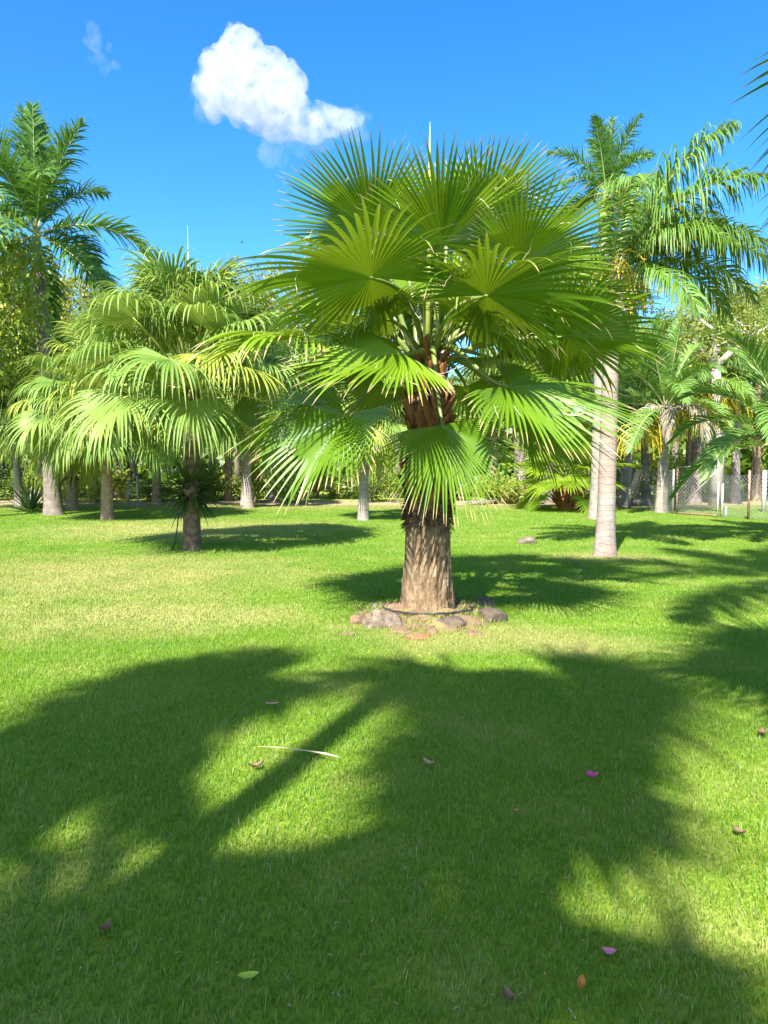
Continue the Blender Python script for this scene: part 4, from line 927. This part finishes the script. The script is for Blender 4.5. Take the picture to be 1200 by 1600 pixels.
fallen('fallen_leaf', (806, 1266), .03, .01, M['lf_orange'], 'tiny orange leaf fragment in the shaded grass', 'leaf', .4, .4, 8)
fallen('fallen_leaf', (795, 1560), .05, .016, M['lf_brown'], 'crumpled dark leaf beside the mauve petal', 'leaf', 2.0, 1.0, 9)
fallen('fallen_leaf', (400, 1198), .08, .016, M['lf_brown'], 'dark brown leaf in the trunk shadow by the dry stalk', 'leaf', .5, .7, 10)
fallen('fallen_leaf', (1190, 1147), .09, .02, M['lf_brown'], 'brown leaf in the shade at the lawn side', 'leaf', .9, .7, 11)
bl = thing('bougainvillea_flower', 'bright magenta fallen flower in the shaded grass', 'flower', G(925, 1214, .035))
for i in range(4):
    mb = MB(); rows = []
    for a_ in range(6):
        t = a_ / 5; wv = .014 * math.sin(math.pi * min(1, t * .9 + .08)); rows.append([mb.vert((t * .034, s * wv, .022 * t * (1 - .3 * t) + .004 * s * s)) for s in (-1, 0, 1)])
    for a_ in range(5):
        for j in range(2): mb.face((rows[a_][j], rows[a_][j + 1], rows[a_ + 1][j + 1], rows[a_ + 1][j]))
    obj('petal', mb.mesh('petal', [M['pink']], True), bl, (0, 0, 0), i * 1.57 + .3)
pp = [G(402, 1166, .05), G(440, 1168, .052), G(480, 1173, .05), G(510, 1178, .052), G(530, 1183, .05)]
mb = MB(); mb.tube(pp, [.0015, .0025, .004, .007, .003], 6, 0, True, 0, .5); tag(obj('dry_stalk', mb.mesh('dry_stalk', [M['fibre']], True)), 'long pale dry palm stalk lying across the grass', 'stalk')
mb = MB(); mb.tube([G(895, 876, .05), G(905, 880, .06), G(916, 887, .04)], [.012, .012, .008], 5); tag(obj('twig', mb.mesh('twig', [M['lf_brown']])), 'short dark twig on the lawn before the pinkish ringed trunk', 'twig')

def blades(name, centres, label, cat, m, seed, L0, L1, w0, flat=0.0):
    """loose grass, straw or litter flecks as one mass"""
    r = random.Random(seed); mb = MB()
    for c in centres:
        az = r.uniform(0, 6.283); e = r.uniform(.0, .25) if r.random() < flat else r.uniform(.5, 1.4); L = r.uniform(L0, L1); v = Vector((math.cos(az) * math.cos(e), math.sin(az) * math.cos(e), math.sin(e))); sd_ = Vector((-math.sin(az), math.cos(az), 0)) * (w0 * r.uniform(.6, 1.3)); rn, tp = r.random(), r.random()
        q = [mb.vert(c - sd_, (0, tp, rn)), mb.vert(c + sd_, (0, tp, rn)), mb.vert(c + v * L * .6 + sd_ * .8, (.6, tp, rn)), mb.vert(c + v * L * .6 - sd_ * .8, (.6, tp, rn)), mb.vert(c + v * L - Z * L * .12, (1, tp, rn))]
        mb.face((q[0], q[1], q[2], q[3])); mb.face((q[3], q[2], q[4]))
    return tag(obj(name, mb.mesh(name, [m])), label, cat, kind='stuff')
def mound_pts(n, r0, r1, seed):
    r = random.Random(seed); out = []
    for _ in range(n):
        a_ = r.uniform(0, 6.283); q = r.uniform(r0, r1); t = q / RW
        if noise.noise((math.cos(a_) * q * 4, math.sin(a_) * q * 4, 8)) < -.12: continue
        out.append(MPB + Vector((q * math.cos(a_), q * .92 * math.sin(a_), .12 * max(0, 1 - t ** 2.2) - .008)))
    return out
blades('mound_grass', mound_pts(7500, .40, 1.0, 1), 'patchy grass growing over the earth mound between its stones', 'grass', M['grass'], 2, .025, .07, .002)
blades('mound_straw', mound_pts(1500, .33, 1.1, 3), 'dry straw and bark shreds scattered on the earth mound', 'straw', M['fringe'], 4, .03, .1, .003, .8)
lr = random.Random(8); lp = []
while len(lp) < 420:
    d_ = 1.6 + 9 * lr.random() ** 1.4; x_ = lr.uniform(-.6, .6) * d_
    if noise.noise((x_ * .8, d_ * .8, 3)) > -.15: lp.append(Vector((x_, d_, lr.uniform(.018, .034))))
blades('lawn_litter', lp, 'tiny dry clippings and leaf crumbs sprinkled through the lawn', 'litter', M['lf_tan'], 9, .008, .026, .0022, .95)

# ------------------------------------------------------------------ clouds: closed lumpy bodies of scattering vapour far away
def cloud(name, puffs, d, density, label, seed, vox, amp):
    import bmesh
    bm = bmesh.new(); rng = random.Random(seed)
    c0 = P(puffs[0][0], puffs[0][1], d)
    for (px, py, r_) in puffs:
        for q in range(4):
            f = 1.0 if q == 0 else rng.uniform(.35, .6); ofs = (0, 0, 0) if q == 0 else Vector(jit((0, 0, 0), 1, rng)).normalized() * (r_ * .75)
            R = r_ * f * d / FPX; c = P(px, py, d) - c0 + Vector(ofs) * (d / FPX)
            bmesh.ops.create_icosphere(bm, subdivisions=3, radius=R, matrix=Matrix.Translation(c))
    me = bpy.data.meshes.new(name); bm.to_mesh(me); bm.free()
    o = obj(name, me, None, c0); md = o.modifiers.new('r', 'REMESH'); md.mode = 'VOXEL'; md.voxel_size = vox
    dg = bpy.context.evaluated_depsgraph_get(); m2 = bpy.data.meshes.new_from_object(o.evaluated_get(dg)); o.modifiers.clear(); o.data = m2
    co = np.empty(len(m2.vertices) * 3, np.float32); m2.vertices.foreach_get('co', co); no = np.empty_like(co); m2.vertices.foreach_get('normal', no); co = co.reshape(-1, 3); no = no.reshape(-1, 3)
    h = np.array([noise.fractal(Vector(v) / (amp * 3.2), .9, 2.1, 4) for v in co]); co += no * (h * amp)[:, None]; m2.vertices.foreach_set('co', co.ravel()); m2.update()
    m, t, out = mat(name); vs = N(t, 'ShaderNodeVolumePrincipled'); vs.inputs['Density'].default_value = density; vs.inputs['Color'].default_value = (.80, .80, .82, 1); vs.inputs['Anisotropy'].default_value = 0.2
    vs.inputs['Color'].default_value = (.84, .83, .81, 1); nf = tex_noise(t, 1 / (amp * 1.9), 6, objco(t), .62)
    mr = N(t, 'ShaderNodeMapRange'); mr.inputs['From Min'].default_value = .40; mr.inputs['From Max'].default_value = .56; mr.inputs['To Min'].default_value = 0.02; mr.inputs['To Max'].default_value = density * 1.5
    mr.inputs['To Min'].default_value = density * .06; t.links.new(nf, mr.inputs['Value']); t.links.new(mr.outputs[0], vs.inputs['Density']); m.cycles.volume_step_rate = .35
    t.links.new(vs.outputs[0], out.inputs['Volume']); m2.materials.clear(); m2.materials.append(m)
    tag(o, label, 'cloud')
cloud('cloud', [(362, 52, 16), (378, 74, 32), (350, 104, 36), (328, 145, 30), (372, 132, 48), (412, 112, 38), (448, 130, 30), (428, 160, 44), (392, 162, 38), (462, 168, 24), (440, 190, 28), (462, 192, 25), (480, 197, 22), (499, 191, 25), (520, 193, 22), (537, 187, 20), (556, 189, 13)], 2500, .0085, 'bright white puffy cloud in the blue sky', 1, 6, 24)
cloud('cloud', [(140, 42, 11), (146, 66, 13), (152, 90, 12), (164, 110, 11), (172, 76, 7), (182, 100, 9)], 2500, .0018, 'faint small wisp of cloud above the royal palm', 2, 6, 18)
cloud('cloud', [(425, 205, 26), (422, 236, 20), (440, 252, 12), (500, 200, 30), (545, 192, 26), (574, 186, 12), (470, 222, 22), (330, 150, 30), (310, 140, 18), (365, 50, 14), (450, 135, 26)], 2500, .0016, 'thin veil of vapour trailing round the bright white cloud', 3, 7, 26)
